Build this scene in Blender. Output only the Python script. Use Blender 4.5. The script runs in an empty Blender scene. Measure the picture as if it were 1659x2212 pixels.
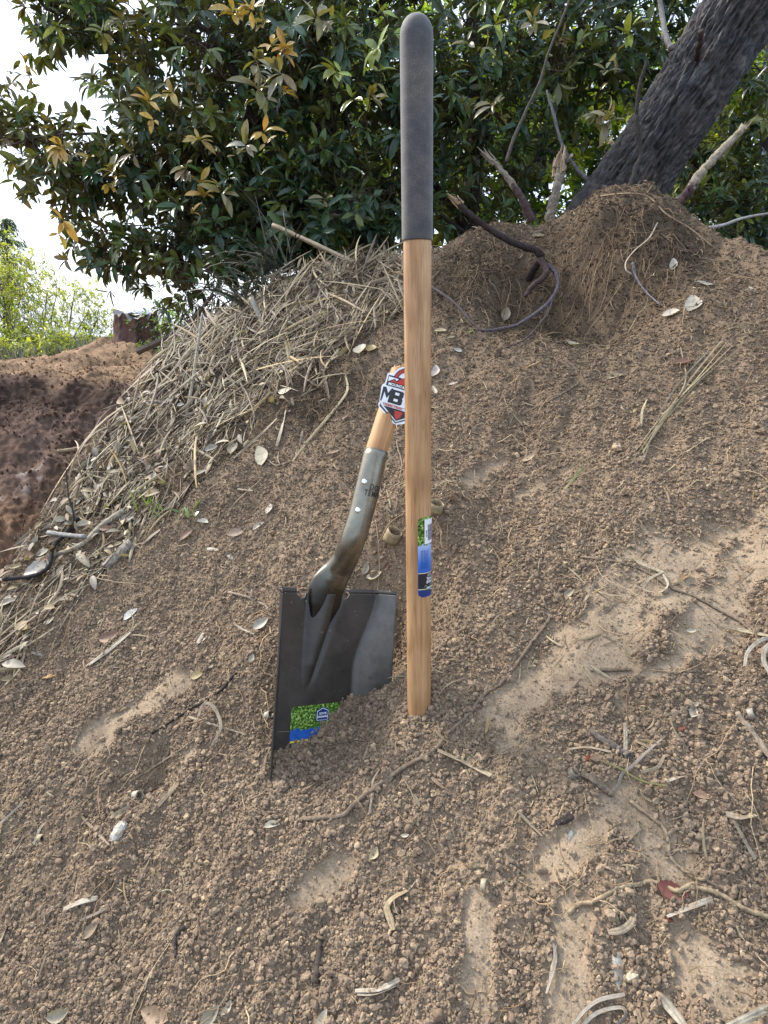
import bpy, math, random
import numpy as np
from mathutils import Vector, Matrix
R = math.radians
random.seed(7)
rng = np.random.default_rng(11)
scene = bpy.context.scene
COL = scene.collection

# ------------------------------------------------------------------ camera, sky, sun, exposure
PITCH = R(14.5)
FPX, CX, CY = 1473.0, 829.5, 1106.0            # photograph measured at 1659 x 2212
cam_data = bpy.data.cameras.new('camera')
cam = bpy.data.objects.new('camera', cam_data)
COL.objects.link(cam)
cam.location = (0, 0, 0)
cam.rotation_euler = (R(90) - PITCH, 0, 0)
cam_data.sensor_fit = 'VERTICAL'
cam_data.sensor_height = 36
cam_data.lens = 36 * FPX / 2212
cam_data.clip_start = 0.02
cam_data.clip_end = 2000
scene.camera = cam

SUN_DIR = Vector((-0.60, 0.42, 0.72)).normalized()
world = bpy.data.worlds.new('World')
scene.world = world
world.use_nodes = True
wn = world.node_tree
wn.nodes.clear()
sky = wn.nodes.new('ShaderNodeTexSky')
sky.sky_type = 'NISHITA'
sky.sun_disc = False
sky.sun_elevation = math.asin(SUN_DIR.z)
sky.sun_rotation = math.atan2(SUN_DIR.x, SUN_DIR.y)
sky.air_density = 1.0
sky.dust_density = 4.0
sky.ozone_density = 1.0
bg = wn.nodes.new('ShaderNodeBackground')
bg.inputs['Strength'].default_value = 0.15
wo = wn.nodes.new('ShaderNodeOutputWorld')
# thin high cloud whitens the sky
mixc = wn.nodes.new('ShaderNodeMix'); mixc.data_type = 'RGBA'
mixc.inputs[0].default_value = 0.6
mixc.inputs[7].default_value = (5.0, 5.9, 7.2, 1)
wn.links.new(sky.outputs[0], mixc.inputs[6])
wn.links.new(mixc.outputs[2], bg.inputs['Color'])
wn.links.new(bg.outputs[0], wo.inputs['Surface'])

sun_data = bpy.data.lights.new('sun', 'SUN')
sun_data.energy = 2.5
sun_data.angle = R(8)
sun_data.color = (1.0, 0.94, 0.84)
sun = bpy.data.objects.new('sun', sun_data)
COL.objects.link(sun)
sun.rotation_euler = (-SUN_DIR).to_track_quat('-Z', 'Y').to_euler()

scene.view_settings.view_transform = 'Standard'
scene.view_settings.look = 'None'
scene.view_settings.exposure = 1.12
scene.view_settings.gamma = 1.0

# ------------------------------------------------------------------ helpers: picture point -> place
CA, SA = math.cos(PITCH), math.sin(PITCH)
RIGHT = Vector((1, 0, 0)); UPV = Vector((0, SA, CA)); FWD = Vector((0, CA, -SA))
def W(px, py, d):
    x = (px - CX) / FPX; y = (CY - py) / FPX
    return Vector((x * d, d * (CA + y * SA), d * (-SA + y * CA)))
def project(P):
    P = np.asarray(P, float)
    d = P[..., 1] * CA - P[..., 2] * SA
    u = P[..., 1] * SA + P[..., 2] * CA
    d = np.where(d < 1e-3, 1e-3, d)
    return CX + FPX * P[..., 0] / d, CY - FPX * u / d, d

# ------------------------------------------------------------------ noise
_perm = np.random.default_rng(3).permutation(4096)
_gang = np.random.default_rng(4).uniform(0, 2 * np.pi, 4096)
_gx, _gy = np.cos(_gang), np.sin(_gang)
def perlin(x, y, seed=0):
    x = np.asarray(x, float); y = np.asarray(y, float)
    xi = np.floor(x).astype(np.int64); yi = np.floor(y).astype(np.int64)
    xf = x - xi; yf = y - yi
    u = xf * xf * xf * (xf * (xf * 6 - 15) + 10); v = yf * yf * yf * (yf * (yf * 6 - 15) + 10)
    def g(ix, iy, fx, fy):
        h = _perm[(_perm[(ix + seed * 131) & 4095] + iy) & 4095]
        return _gx[h] * fx + _gy[h] * fy
    a = g(xi, yi, xf, yf); b = g(xi + 1, yi, xf - 1, yf)
    c = g(xi, yi + 1, xf, yf - 1); d = g(xi + 1, yi + 1, xf - 1, yf - 1)
    return ((a + u * (b - a)) * (1 - v) + (c + u * (d - c)) * v) * 1.5
def sstep(a, b, x):
    t = np.clip((np.asarray(x, float) - a) / (b - a), 0, 1)
    return t * t * (3 - 2 * t)

# ------------------------------------------------------------------ terrain
def plane(x, y): return -0.54 + 0.6 * (y - 0.914) + 0.3 * (x - 0.052)
EDGE = [(-0.95, 0.0), (-0.90, 0.9), (-0.83, 1.30), (-0.78, 1.56), (-0.71, 1.95), (-0.55, 2.17), (-0.34, 2.30), (-0.05, 2.26),
        (0.16, 2.13), (0.42, 2.13), (0.68, 2.10), (0.83, 1.86), (0.92, 1.66), (1.15, 1.50), (1.8, 1.2), (2.6, 0.6)]
EC = (0.0, 0.75)
_ea = np.array([math.atan2(x - EC[0], y - EC[1]) for x, y in EDGE])      # angle from +Y, clockwise
_er = np.array([math.hypot(x - EC[0], y - EC[1]) for x, y in EDGE])
_o = np.argsort(_ea); _ea = _ea[_o]; _er = _er[_o]

# blade of the shovel head (used for the soil that holds it)
BP = W(610, 1282, 1.02)                           # top corner near the viewer
_bw = (W(845, 1286, 1.15) - BP)
_bv = (W(580, 1715, 1.00) - BP)
BV = _bv.normalized()
BW = (_bw - BV * _bw.dot(BV)).normalized()
BN = BW.cross(BV).normalized()
if BN.dot(FWD) > 0: BN = -BN                      # towards the viewer
BWID = 0.222; BLEN = 0.315
def on_blade(px, py, off=0.0):
    d = W(px, py, 1.0)
    k = (BP + BN * off).dot(BN) / d.dot(BN)
    return d * k
_anch = []
def anchor(px, py, d=None, off=0.0, flat=False, sink=0.0):
    if flat:
        dr = W(px, py, 1.0); k = (0.54 + 0.6 * 0.914 + 0.3 * 0.052) / (0.6 * dr.y + 0.3 * dr.x - dr.z)
        P = dr * k
    elif d is None: P = on_blade(px, py, off)
    else: P = W(px, py, d)
    _anch.append((P.x, P.y, P.z - plane(P.x, P.y) - sink))
anchor(580, 1720, off=0.0); anchor(616, 1682, off=-.010); anchor(640, 1652, off=-.018); anchor(700, 1614, off=-.022); anchor(765, 1540, off=-.014); anchor(828, 1486, off=0.0)
for p in [(640, 1500), (700, 1440), (770, 1440), (838, 1420)]: anchor(*p, off=-0.062)
for p in [(905, 1534), (980, 1500), (960, 1620), (850, 1640), (760, 1760), (600, 1860), (480, 1640), (480, 1400), (960, 1300), (1080, 1400), (700, 1250), (860, 1230)]:
    anchor(*p, flat=True)
_A = np.array(_anch); _SG = 0.075
_K = np.exp(-((_A[:, None, 0] - _A[None, :, 0]) ** 2 + (_A[:, None, 1] - _A[None, :, 1]) ** 2) / (2 * _SG ** 2))
_WT = np.linalg.solve(_K + 0.05 * np.eye(len(_A)), _A[:, 2])

def plane_pt(px, py):
    dr = W(px, py, 1.0); k = (0.54 + 0.6 * 0.914 + 0.3 * 0.052) / (0.6 * dr.y + 0.3 * dr.x - dr.z)
    return dr * k
def _ell(px0, py0, px1, py1, wid):
    a = plane_pt(px0, py0); b = plane_pt(px1, py1)
    return (a.x, a.y, b.x, b.y, wid)
SMOOTH = [_ell(1120, 1525, 1320, 1370, .058), _ell(1290, 1390, 1460, 1220, .070), _ell(1440, 1230, 1540, 1150, .035), _ell(1500, 1400, 1600, 1230, .038), _ell(1600, 1230, 1720, 1090, .045), _ell(1420, 1470, 1500, 1400, .02),
          _ell(180, 1620, 390, 1480, .030), _ell(370, 1690, 400, 1640, .02), _ell(1040, 1960, 1030, 2140, .022), _ell(1235, 1980, 1225, 2200, .024),
          _ell(1170, 1870, 1290, 1810, .022), _ell(1340, 1750, 1460, 1850, .03), _ell(1520, 2080, 1600, 2180, .035),
          _ell(1000, 1060, 1080, 980, .015), _ell(1120, 1060, 1230, 1000, .012),
          _ell(640, 1960, 740, 1880, .02)]
def segd(x, y, s):
    ax, ay, bx, by, w = s
    dx, dy = bx - ax, by - ay; L2 = dx * dx + dy * dy + 1e-9
    t = np.clip(((x - ax) * dx + (y - ay) * dy) / L2, 0, 1)
    return np.hypot(x - ax - t * dx, y - ay - t * dy) / w
def smooth_mask(x, y):
    m = np.zeros(np.shape(x))
    wob = 0.12 + 0.55 * perlin(x * 11, y * 11, 5) + 0.40 * perlin(x * 32, y * 32, 6)
    for s in SMOOTH:
        m = np.maximum(m, 1 - sstep(0.72, 1.10, segd(x, y, s) + wob))
    return m
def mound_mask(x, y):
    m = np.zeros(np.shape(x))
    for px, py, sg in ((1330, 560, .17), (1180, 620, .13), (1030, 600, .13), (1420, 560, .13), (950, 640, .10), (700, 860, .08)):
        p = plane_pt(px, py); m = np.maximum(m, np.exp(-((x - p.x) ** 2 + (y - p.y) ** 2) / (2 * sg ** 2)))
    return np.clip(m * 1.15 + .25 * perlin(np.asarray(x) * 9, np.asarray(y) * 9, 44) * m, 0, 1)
BUMPS = []                                          # (x, y, amplitude, sigma)
def bump_at(px, py, amp, sg):
    p = plane_pt(px, py); BUMPS.append((p.x, p.y, amp, sg))
bump_at(1340, 500, .085, .12); bump_at(1190, 640, -.10, .075); bump_at(1060, 560, .03, .10); bump_at(1310, 670, -.08, .07)
bump_at(1330, 560, .05, .06); bump_at(1440, 600, .03, .06); bump_at(1020, 620, .03, .06)
bump_at(330, 1665, -.055, .028); bump_at(320, 1620, .018, .025); bump_at(1560, 1110, -.03, .04); bump_at(1500, 1085, .03, .03)
bump_at(720, 830, .025, .04); bump_at(690, 880, -.03, .05); bump_at(1225, 2120, -.012, .04); bump_at(1170, 2100, .015, .03)
bump_at(1080, 510, .03, .08); bump_at(1195, 510, -.06, .05); bump_at(1560, 560, -.03, .08); bump_at(1260, 560, .03, .03); bump_at(1150, 560, .03, .03); bump_at(1240, 620, -.03, .03); bump_at(1400, 640, -.03, .03); bump_at(1100, 650, -.04, .04)
bump_at(900, 1570, .012, .06); bump_at(690, 1640, .012, .05)

def far_ground(x, y):
    ytop = 5.0 + 1.1 * np.clip(x + 2.0, 0, 2) ** 1.5 + 0.15 * perlin(x * .8, 0 * x + 3, 21)
    t = (y - (ytop - 1.8)) / 1.8
    face = -1.30 + 1.0 * np.clip(t, 0, 1) ** 0.8
    face = np.where(t < 0, -1.30 + 0.05 * t, face)
    z = face + 0.03 * perlin(x * 2, y * 2, 8)
    z = z + 0.22 * np.exp(-(((x + 2.58) / .48) ** 2 + ((y - 7.2) / 0.9) ** 2)) + 0.11 * np.exp(-(((x + 3.15) / .5) ** 2 + ((y - 7.3) / 0.7) ** 2))
    z = z + 0.02 * np.exp(-(((x + 1.6) / .8) ** 2 + ((y - 7.0) / 0.8) ** 2))
    z = z - 0.6 * sstep(8.5, 14, y)
    far = -1.0 + 0.25 * perlin(x * .05, y * .05, 9)
    k = sstep(14, 30, np.hypot(x, y))
    return z * (1 - k) + far * k
def H(x, y):
    x = np.asarray(x, float); y = np.asarray(y, float)
    dx, dy = x - EC[0], y - EC[1]
    r = np.hypot(dx, dy); a = np.arctan2(dx, dy)
    Re = np.interp(a, _ea, _er, left=2.5, right=2.5)
    Re = Re + 0.03 * perlin(a * 6, r * 0, 12) + 0.012 * perlin(a * 25, r * 0, 13)
    over = np.maximum(r - Re, 0); ins = r - over
    sx = EC[0] + dx * ins / np.maximum(r, 1e-6); sy = EC[1] + dy * ins / np.maximum(r, 1e-6)
    base = plane(sx, sy)
    left = sstep(-0.05, -0.45, sx)                    # how much this side is the cut to the trail
    fg = far_ground(x, y)
    down = base - over * (1.35 * left + 0.55 * (1 - left)) - 0.4 * np.minimum(over, .1) * 0
    back = base - 0.16 - 0.04 * np.minimum(over, 6) + 0.0 * fg
    floor = fg * left + (1 - left) * np.where(y > 0.9, back, fg)
    k = 0.06
    dd = np.where(over > 0, -np.log(np.exp(-np.clip((down - floor) / k, -40, 40)) + 1e-12) * 0, 0)
    z = np.where(over > 0, np.where(down > floor, down, floor + 0 * dd), base)
    # behind the crest on the tree side blend to the far ground with distance
    bl = sstep(2.0, 12.0, over) * (1 - left)
    z = z * (1 - bl) + fg * bl
    near = (1 - sstep(0.05, 0.5, over))
    g = np.zeros_like(z)
    inb = r < 3.2
    xs, ys = x[inb] if z.ndim else x, y[inb] if z.ndim else y
    if z.ndim:
        t = np.zeros(xs.shape)
        for (ax, ay, _), wt in zip(_anch, _WT): t += wt * np.exp(-((xs - ax) ** 2 + (ys - ay) ** 2) / (2 * _SG ** 2))
        for bx, by, am, sg in BUMPS: t += am * np.exp(-((xs - bx) ** 2 + (ys - by) ** 2) / (2 * sg ** 2))
        p = 0.447 * xs + 0.894 * ys; q = 0.894 * xs - 0.447 * ys
        sm = smooth_mask(xs, ys)
        rough = 1 - 0.75 * sm
        fade = 1 - 0.75 * np.exp(-((xs + .06) ** 2 + (ys - .98) ** 2) / (2 * .10 ** 2))
        ns = .020 * fade * perlin(p * 2.4, q * 4.5, 30)
        ns += .012 * fade * perlin(p * 5, q * 12, 31) + rough * fade * .008 * perlin(p * 14, q * 26, 32)
        ns += rough * (.0045 * perlin(xs * 38, ys * 38, 33) + .003 * perlin(xs * 85, ys * 85, 34) + .0022 * np.abs(perlin(xs * 160, ys * 160, 35)))
        ns += .0008 * perlin(xs * 300, ys * 300, 36)
        mk = mound_mask(xs, ys); ns += mk * (.016 * perlin(xs * 17, ys * 17, 37) + .013 * np.abs(perlin(xs * 42, ys * 42, 38)))
        t += ns - 0.006 * sm
        g[inb] = t
        z = z + g * near
    # trail side and far ground texture
    f = 1 - near
    z = z + f * (0.05 * perlin(x * 2.2, y * 2.2, 39) + 0.035 * perlin(x * 5, y * 5, 40) + 0.022 * np.abs(perlin(x * 13, y * 13, 41)) + .014 * perlin(x * 30, y * 30, 42) + .010 * perlin(x * 70, y * 70, 43) + .03 * left * perlin(x * 6, y * 1.2, 47)) * (r < 20)
    return z
def Hs(x, y): return float(H(np.array([x]), np.array([y]))[0])
_tm = np.concatenate([np.linspace(.35, 3.2, 700), np.linspace(3.2, 20, 500)[1:]])
def Gd(px, py):
    d = W(px, py, 1.0)
    z = H(d.x * _tm, d.y * _tm) - d.z * _tm
    i = np.argmax(z > 0)
    if z[i] <= 0: i = len(_tm) - 1
    a, b = _tm[max(i - 1, 0)], _tm[i]
    za, zb = z[max(i - 1, 0)], z[i]
    return a + (b - a) * (-za) / (zb - za + 1e-12) if zb != za else b
def G(px, py, lift=0.0):
    P = W(px, py, 1.0) * Gd(px, py)
    return P + Vector((0, 0, lift))
def normal(x, y, e=0.012):
    z = H(np.array([x - e, x + e, x, x]), np.array([y, y, y - e, y + e]))
    return Vector((-(z[1] - z[0]) / (2 * e), -(z[3] - z[2]) / (2 * e), 1)).normalized()
SLOPE_N = Vector((-0.3, -0.6, 1)).normalized()
DOWN = Vector((-0.3, -0.6, -0.45)).normalized()
ACROSS = SLOPE_N.cross(DOWN).normalized()

# ------------------------------------------------------------------ mesh and object helpers
def fast_mesh(name, V, F, cols=None, smooth=True, uv=None):
    """V (n,3), F (m,k) all faces with k corners"""
    V = np.ascontiguousarray(V, dtype=np.float32); F = np.ascontiguousarray(F, dtype=np.int32)
    me = bpy.data.meshes.new(name)
    me.vertices.add(len(V)); me.vertices.foreach_set('co', V.ravel())
    m, k = F.shape
    me.loops.add(m * k); me.loops.foreach_set('vertex_index', F.ravel())
    me.polygons.add(m)
    me.polygons.foreach_set('loop_start', np.arange(0, m * k, k, dtype=np.int32))
    me.polygons.foreach_set('loop_total', np.full(m, k, dtype=np.int32))
    me.polygons.foreach_set('use_smooth', np.full(m, smooth, dtype=bool))
    me.update(calc_edges=True)
    if cols is not None:
        at = me.color_attributes.new('Col', 'FLOAT_COLOR', 'POINT')
        c = np.ones((len(V), 4), dtype=np.float32); c[:, :3] = cols
        at.data.foreach_set('color', c.ravel())
    if uv is not None:
        l = me.uv_layers.new(name='UVMap')
        l.data.foreach_set('uv', np.ascontiguousarray(np.asarray(uv, dtype=np.float32)[F.ravel()]).ravel())
    return me
def list_mesh(name, V, F, smooth=True):
    me = bpy.data.meshes.new(name)
    me.from_pydata([tuple(v) for v in V], [], F)
    me.polygons.foreach_set('use_smooth', [smooth] * len(me.polygons))
    me.update()
    return me
def link(name, me, mat=None, parent=None):
    o = bpy.data.objects.new(name, me); COL.objects.link(o)
    if mat is not None and me is not None and hasattr(me, 'materials') and len(me.materials) == 0: me.materials.append(mat)
    if parent: o.parent = parent
    return o
def tag(o, label, cat, group=None, kind=None):
    o['label'] = label; o['category'] = cat
    if group: o['group'] = group
    if kind: o['kind'] = kind
    return o
def empty(name, loc=(0, 0, 0)):
    o = bpy.data.objects.new(name, None); COL.objects.link(o); o.location = loc; o.empty_display_size = .05
    return o
def adopt(parent, *kids):
    """keep kids in place under an empty that is only translated"""
    for k in kids:
        k.parent = parent
        k.matrix_parent_inverse = Matrix.Translation(-Vector(parent.location))

# ------------------------------------------------------------------ materials
def mat_new(name):
    m = bpy.data.materials.new(name); m.use_nodes = True
    nt = m.node_tree; b = nt.nodes['Principled BSDF']
    return m, nt, b
def nd(nt, t, **kw):
    n = nt.nodes.new(t)
    for k, v in kw.items():
        if k in ('loc',): continue
        setattr(n, k, v)
    return n
def noise(nt, scale, detail=6, rough=.6, vec=None, dist=0):
    n = nt.nodes.new('ShaderNodeTexNoise')
    n.inputs['Scale'].default_value = scale; n.inputs['Detail'].default_value = detail
    n.inputs['Roughness'].default_value = rough; n.inputs['Distortion'].default_value = dist
    if vec is not None: nt.links.new(vec, n.inputs['Vector'])
    return n
def ramp(nt, fac, stops):
    r = nt.nodes.new('ShaderNodeValToRGB')
    while len(r.color_ramp.elements) < len(stops): r.color_ramp.elements.new(0.5)
    for e, (p, c) in zip(r.color_ramp.elements, stops):
        e.position = p; e.color = (*c, 1) if len(c) == 3 else c
    nt.links.new(fac, r.inputs[0])
    return r
def mix(nt, a, b, fac, mode='MIX'):
    m = nt.nodes.new('ShaderNodeMix'); m.data_type = 'RGBA'; m.blend_type = mode
    for s, v in ((0, fac), (6, a), (7, b)):
        if hasattr(v, 'links') or isinstance(v, bpy.types.NodeSocket): nt.links.new(v, m.inputs[s])
        elif isinstance(v, (int, float)): m.inputs[s].default_value = v
        else: m.inputs[s].default_value = (*v, 1) if len(v) == 3 else v
    return m.outputs[2]
def add_bump(nt, b, h, strength=.5, dist=.002, prev=None):
    bp = nt.nodes.new('ShaderNodeBump'); bp.inputs['Strength'].default_value = strength; bp.inputs['Distance'].default_value = dist
    nt.links.new(h, bp.inputs['Height'])
    if prev is not None: nt.links.new(prev, bp.inputs['Normal'])
    nt.links.new(bp.outputs[0], b.inputs['Normal'])
    return bp.outputs[0]
def coord(nt, kind='Object'):
    return nt.nodes.new('ShaderNodeTexCoord').outputs[kind]

def attr_mat(name, rough=.9, nscale=300, namp=.5, bump=.3, bdist=.001, spec=.2):
    m, nt, b = mat_new(name)
    a = nd(nt, 'ShaderNodeAttribute', attribute_name='Col')
    co = coord(nt)
    n1 = noise(nt, nscale, 6, .65, co)
    r1 = ramp(nt, n1.outputs[0], [(0.3, (1 - namp,) * 3), (0.7, (1 + namp * .9,) * 3)])
    nt.links.new(mix(nt, a.outputs['Color'], r1.outputs[0], 1.0, 'MULTIPLY'), b.inputs['Base Color'])
    b.inputs['Roughness'].default_value = rough
    b.inputs['Specular IOR Level'].default_value = spec
    add_bump(nt, b, n1.outputs[0], bump, bdist)
    return m
M_SOIL = attr_mat('soil', 1.0, 420, .35, .6, .0015, .1)
def _mottle():
    nt = M_SOIL.node_tree; b = nt.nodes['Principled BSDF']; src = b.inputs['Base Color'].links[0].from_socket
    n = noise(nt, 34, 8, .72, coord(nt)); r = ramp(nt, n.outputs[0], [(.3, (.72, .70, .68)), (.7, (1.25, 1.25, 1.24))])
    nt.links.new(mix(nt, src, r.outputs[0], 1.0, 'MULTIPLY'), b.inputs['Base Color'])
_mottle()
M_CLOD = attr_mat('clods', 1.0, 500, .3, .5, .001, .1)
M_STRAW = attr_mat('straw', .6, 220, .28, .3, .0006, .35)
def _dirty(m, f=.75):
    nt = m.node_tree; b = nt.nodes['Principled BSDF']; src = b.inputs['Base Color'].links[0].from_socket
    n = noise(nt, 70, 6, .7, coord(nt)); r = ramp(nt, n.outputs[0], [(.44, (0, 0, 0)), (.64, (f,) * 3)])
    nt.links.new(mix(nt, src, (.175, .125, .085), r.outputs[0]), b.inputs['Base Color'])
_dirty(M_STRAW)
M_ROOT = attr_mat('roots', .85, 500, .35, .5, .0006, .2)
M_BARKC = attr_mat('stick_bark', .85, 160, .5, .8, .002, .2)

def leaf_mat(name, under=(.17, .15, .08), undermix=.45, trans=.22, gloss=.35, tint=(1.1, 1.15, .35)):
    m, nt, b = mat_new(name)
    a = nd(nt, 'ShaderNodeAttribute', attribute_name='Col')
    ge = nt.nodes.new('ShaderNodeNewGeometry')
    co = coord(nt)
    n1 = noise(nt, 60, 4, .6, co)
    r1 = ramp(nt, n1.outputs[0], [(.3, (.7,) * 3), (.7, (1.3,) * 3)])
    top = mix(nt, a.outputs['Color'], r1.outputs[0], 1.0, 'MULTIPLY')
    und = mix(nt, top, under, undermix)
    c = mix(nt, top, und, ge.outputs['Backfacing'])
    nt.links.new(c, b.inputs['Base Color'])
    b.inputs['Roughness'].default_value = gloss
    b.inputs['Specular IOR Level'].default_value = .5
    tr = nt.nodes.new('ShaderNodeBsdfTranslucent')
    tc = mix(nt, c, tint, 1.0, 'MULTIPLY')
    nt.links.new(tc, tr.inputs['Color'])
    mx = nt.nodes.new('ShaderNodeMixShader'); mx.inputs[0].default_value = trans
    nt.links.new(b.outputs[0], mx.inputs[1]); nt.links.new(tr.outputs[0], mx.inputs[2])
    out = nt.nodes['Material Output']
    nt.links.new(mx.outputs[0], out.inputs['Surface'])
    add_bump(nt, b, n1.outputs[0], .3, .002)
    return m
M_LEAF = leaf_mat('evergreen_leaf', gloss=.27, trans=.28)
M_LEAFB = leaf_mat('backlit_leaf', under=(.18, .22, .05), undermix=.3, trans=.5, gloss=.45, tint=(1.7, 1.8, .4))
M_DRY = leaf_mat('dry_leaf', under=(.55, .5, .42), undermix=.3, trans=.15, gloss=.6)

def trunk_mat():
    m, nt, b = mat_new('dark_furrowed_bark')
    co = coord(nt, 'UV')
    mp = nt.nodes.new('ShaderNodeMapping'); mp.inputs['Scale'].default_value = (1, 1, 1)
    nt.links.new(co, mp.inputs[0])
    n1 = noise(nt, 16, 10, .68, mp.outputs[0], .6)
    n2 = noise(nt, 5, 5, .6, mp.outputs[0])
    v = nt.nodes.new('ShaderNodeTexVoronoi'); v.feature = 'DISTANCE_TO_EDGE'; v.inputs['Scale'].default_value = 26
    mp2 = nt.nodes.new('ShaderNodeMapping'); mp2.inputs['Scale'].default_value = (1, .45, 1)
    ad = mix(nt, mp.outputs[0], n1.outputs['Color'], .06, 'ADD')
    nt.links.new(ad, mp2.inputs[0]); nt.links.new(mp2.outputs[0], v.inputs['Vector'])
    c = ramp(nt, n1.outputs[0], [(.32, (.010, .009, .010)), (.5, (.034, .031, .033)), (.66, (.090, .086, .090))])
    brown = ramp(nt, n2.outputs[0], [(.4, (1, 1, 1)), (.62, (1.25, .95, .75))])
    col = mix(nt, c.outputs[0], brown.outputs[0], 1.0, 'MULTIPLY')
    ed = ramp(nt, v.outputs[0], [(.0, (.35,) * 3), (.07, (1,) * 3)])
    nt.links.new(mix(nt, col, ed.outputs[0], 1.0, 'MULTIPLY'), b.inputs['Base Color'])
    b.inputs['Roughness'].default_value = .62
    pv = add_bump(nt, b, v.outputs[0], .6, .012)
    add_bump(nt, b, n1.outputs[0], .9, .01, pv)
    return m
M_TRUNK = trunk_mat()

def wood_mat(name, hue=(1, 1, 1)):
    m, nt, b = mat_new(name)
    co = coord(nt, 'UV')                               # U around in metres, V along in metres
    mp = nt.nodes.new('ShaderNodeMapping'); mp.inputs['Scale'].default_value = (60, 2.4, 1); nt.links.new(co, mp.inputs[0])
    n1 = noise(nt, 2.2, 6, .62, mp.outputs[0], .8)
    mp2 = nt.nodes.new('ShaderNodeMapping'); mp2.inputs['Scale'].default_value = (420, 14, 1); nt.links.new(co, mp2.inputs[0])
    n2 = noise(nt, 1.6, 6, .75, mp2.outputs[0], .4)
    mp3 = nt.nodes.new('ShaderNodeMapping'); mp3.inputs['Scale'].default_value = (14, .9, 1); nt.links.new(co, mp3.inputs[0])
    w = nt.nodes.new('ShaderNodeTexWave'); w.wave_type = 'RINGS'; w.inputs['Scale'].default_value = 3.0; w.inputs['Distortion'].default_value = 3.5
    w.inputs['Detail'].default_value = 3
    nt.links.new(mp3.outputs[0], w.inputs[0])
    h = hue
    c1 = ramp(nt, n1.outputs[0], [(.30, (.33 * h[0], .170 * h[1], .070 * h[2])), (.5, (.47 * h[0], .275 * h[1], .135 * h[2])), (.7, (.56 * h[0], .355 * h[1], .190 * h[2]))])
    c2 = mix(nt, c1.outputs[0], ramp(nt, w.outputs[0], [(0, (.72, .66, .58)), (.35, (1, 1, 1))]).outputs[0], .55, 'MULTIPLY')
    dk = ramp(nt, n2.outputs[0], [(.33, (.30, .24, .18)), (.46, (1, 1, 1))])
    c3 = mix(nt, c2, dk.outputs[0], .75, 'MULTIPLY')
    n4 = noise(nt, 9, 3, .5, co)
    c4 = mix(nt, c3, ramp(nt, n4.outputs[0], [(.35, (.86, .84, .82)), (.65, (1.08, 1.07, 1.06))]).outputs[0], 1.0, 'MULTIPLY')
    nt.links.new(c4, b.inputs['Base Color'])
    b.inputs['Roughness'].default_value = .42
    b.inputs['Specular IOR Level'].default_value = .45
    add_bump(nt, b, n2.outputs[0], .25, .0004)
    return m
M_WOOD = wood_mat('varnished_handle_wood')
M_WOOD2 = wood_mat('varnished_stub_wood', (1.05, .98, .85))

def grip_mat():
    m, nt, b = mat_new('dusty_foam_grip')
    co = coord(nt, 'UV')
    n1 = noise(nt, 14, 5, .6, co); n2 = noise(nt, 700, 4, .7, co); n3 = noise(nt, 60, 6, .7, co)
    c1 = ramp(nt, n1.outputs[0], [(.36, (.048, .050, .060)), (.64, (.105, .096, .088))])
    c2 = mix(nt, c1.outputs[0], ramp(nt, n3.outputs[0], [(.35, (.75,) * 3), (.65, (1.35, 1.3, 1.2))]).outputs[0], 1.0, 'MULTIPLY')
    c3 = mix(nt, c2, ramp(nt, n2.outputs[0], [(.4, (.7,) * 3), (.68, (1.5,) * 3)]).outputs[0], 1.0, 'MULTIPLY')
    nt.links.new(c3, b.inputs['Base Color'])
    b.inputs['Roughness'].default_value = .75
    b.inputs['Sheen Weight'].default_value = .25
    b.inputs['Sheen Roughness'].default_value = .5
    add_bump(nt, b, n2.outputs[0], .5, .0005)
    return m
M_GRIP = grip_mat()

def steel_mat(name, base, dirt=True, rough=.3, metal=.9):
    m, nt, b = mat_new(name)
    co = coord(nt)
    n1 = noise(nt, 25, 5, .6, co); n2 = noise(nt, 380, 3, .6, co); n3 = noise(nt, 1100, 2, .5, co)
    c1 = ramp(nt, n1.outputs[0], [(.35, tuple(v * .75 for v in base)), (.65, tuple(v * 1.25 for v in base))])
    v = nt.nodes.new('ShaderNodeTexVoronoi'); v.inputs['Scale'].default_value = 95; nt.links.new(co, v.inputs['Vector'])
    sp = ramp(nt, v.outputs['Distance'], [(.13, (1, 1, 1)), (.19, (0, 0, 0))])
    vn = noise(nt, 46, 2, .5, co)
    gate = ramp(nt, vn.outputs[0], [(.56, (0, 0, 0)), (.62, (1, 1, 1))])
    f = mix(nt, sp.outputs[0], gate.outputs[0], 1.0, 'MULTIPLY')
    d1 = ramp(nt, n3.outputs[0], [(.60, (0, 0, 0)), (.72, (.35, .35, .35))])
    ff = mix(nt, f, d1.outputs[0], 1.0, 'ADD')
    c2 = mix(nt, c1.outputs[0], (.30, .24, .17), ff) if dirt else c1.outputs[0]
    nt.links.new(c2, b.inputs['Base Color'])
    b.inputs['Metallic'].default_value = metal
    rr = ramp(nt, n2.outputs[0], [(.3, (rough * .75,) * 3), (.7, (rough * 1.35,) * 3)])
    r2 = mix(nt, rr.outputs[0], (.9, .9, .9), ff) if dirt else rr.outputs[0]
    nt.links.new(r2, b.inputs['Roughness'])
    add_bump(nt, b, n3.outputs[0], .12, .0003)
    return m
M_BLADE = steel_mat('black_lacquered_steel', (.050, .045, .040), True, .36, .35)
M_SOCKET = steel_mat('tempered_steel', (.21, .195, .155), True, .30, .85)
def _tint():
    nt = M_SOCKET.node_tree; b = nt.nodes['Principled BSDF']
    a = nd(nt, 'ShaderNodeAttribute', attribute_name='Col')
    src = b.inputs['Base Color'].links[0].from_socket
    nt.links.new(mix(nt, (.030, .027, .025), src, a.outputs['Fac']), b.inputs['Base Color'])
_tint()
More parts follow.
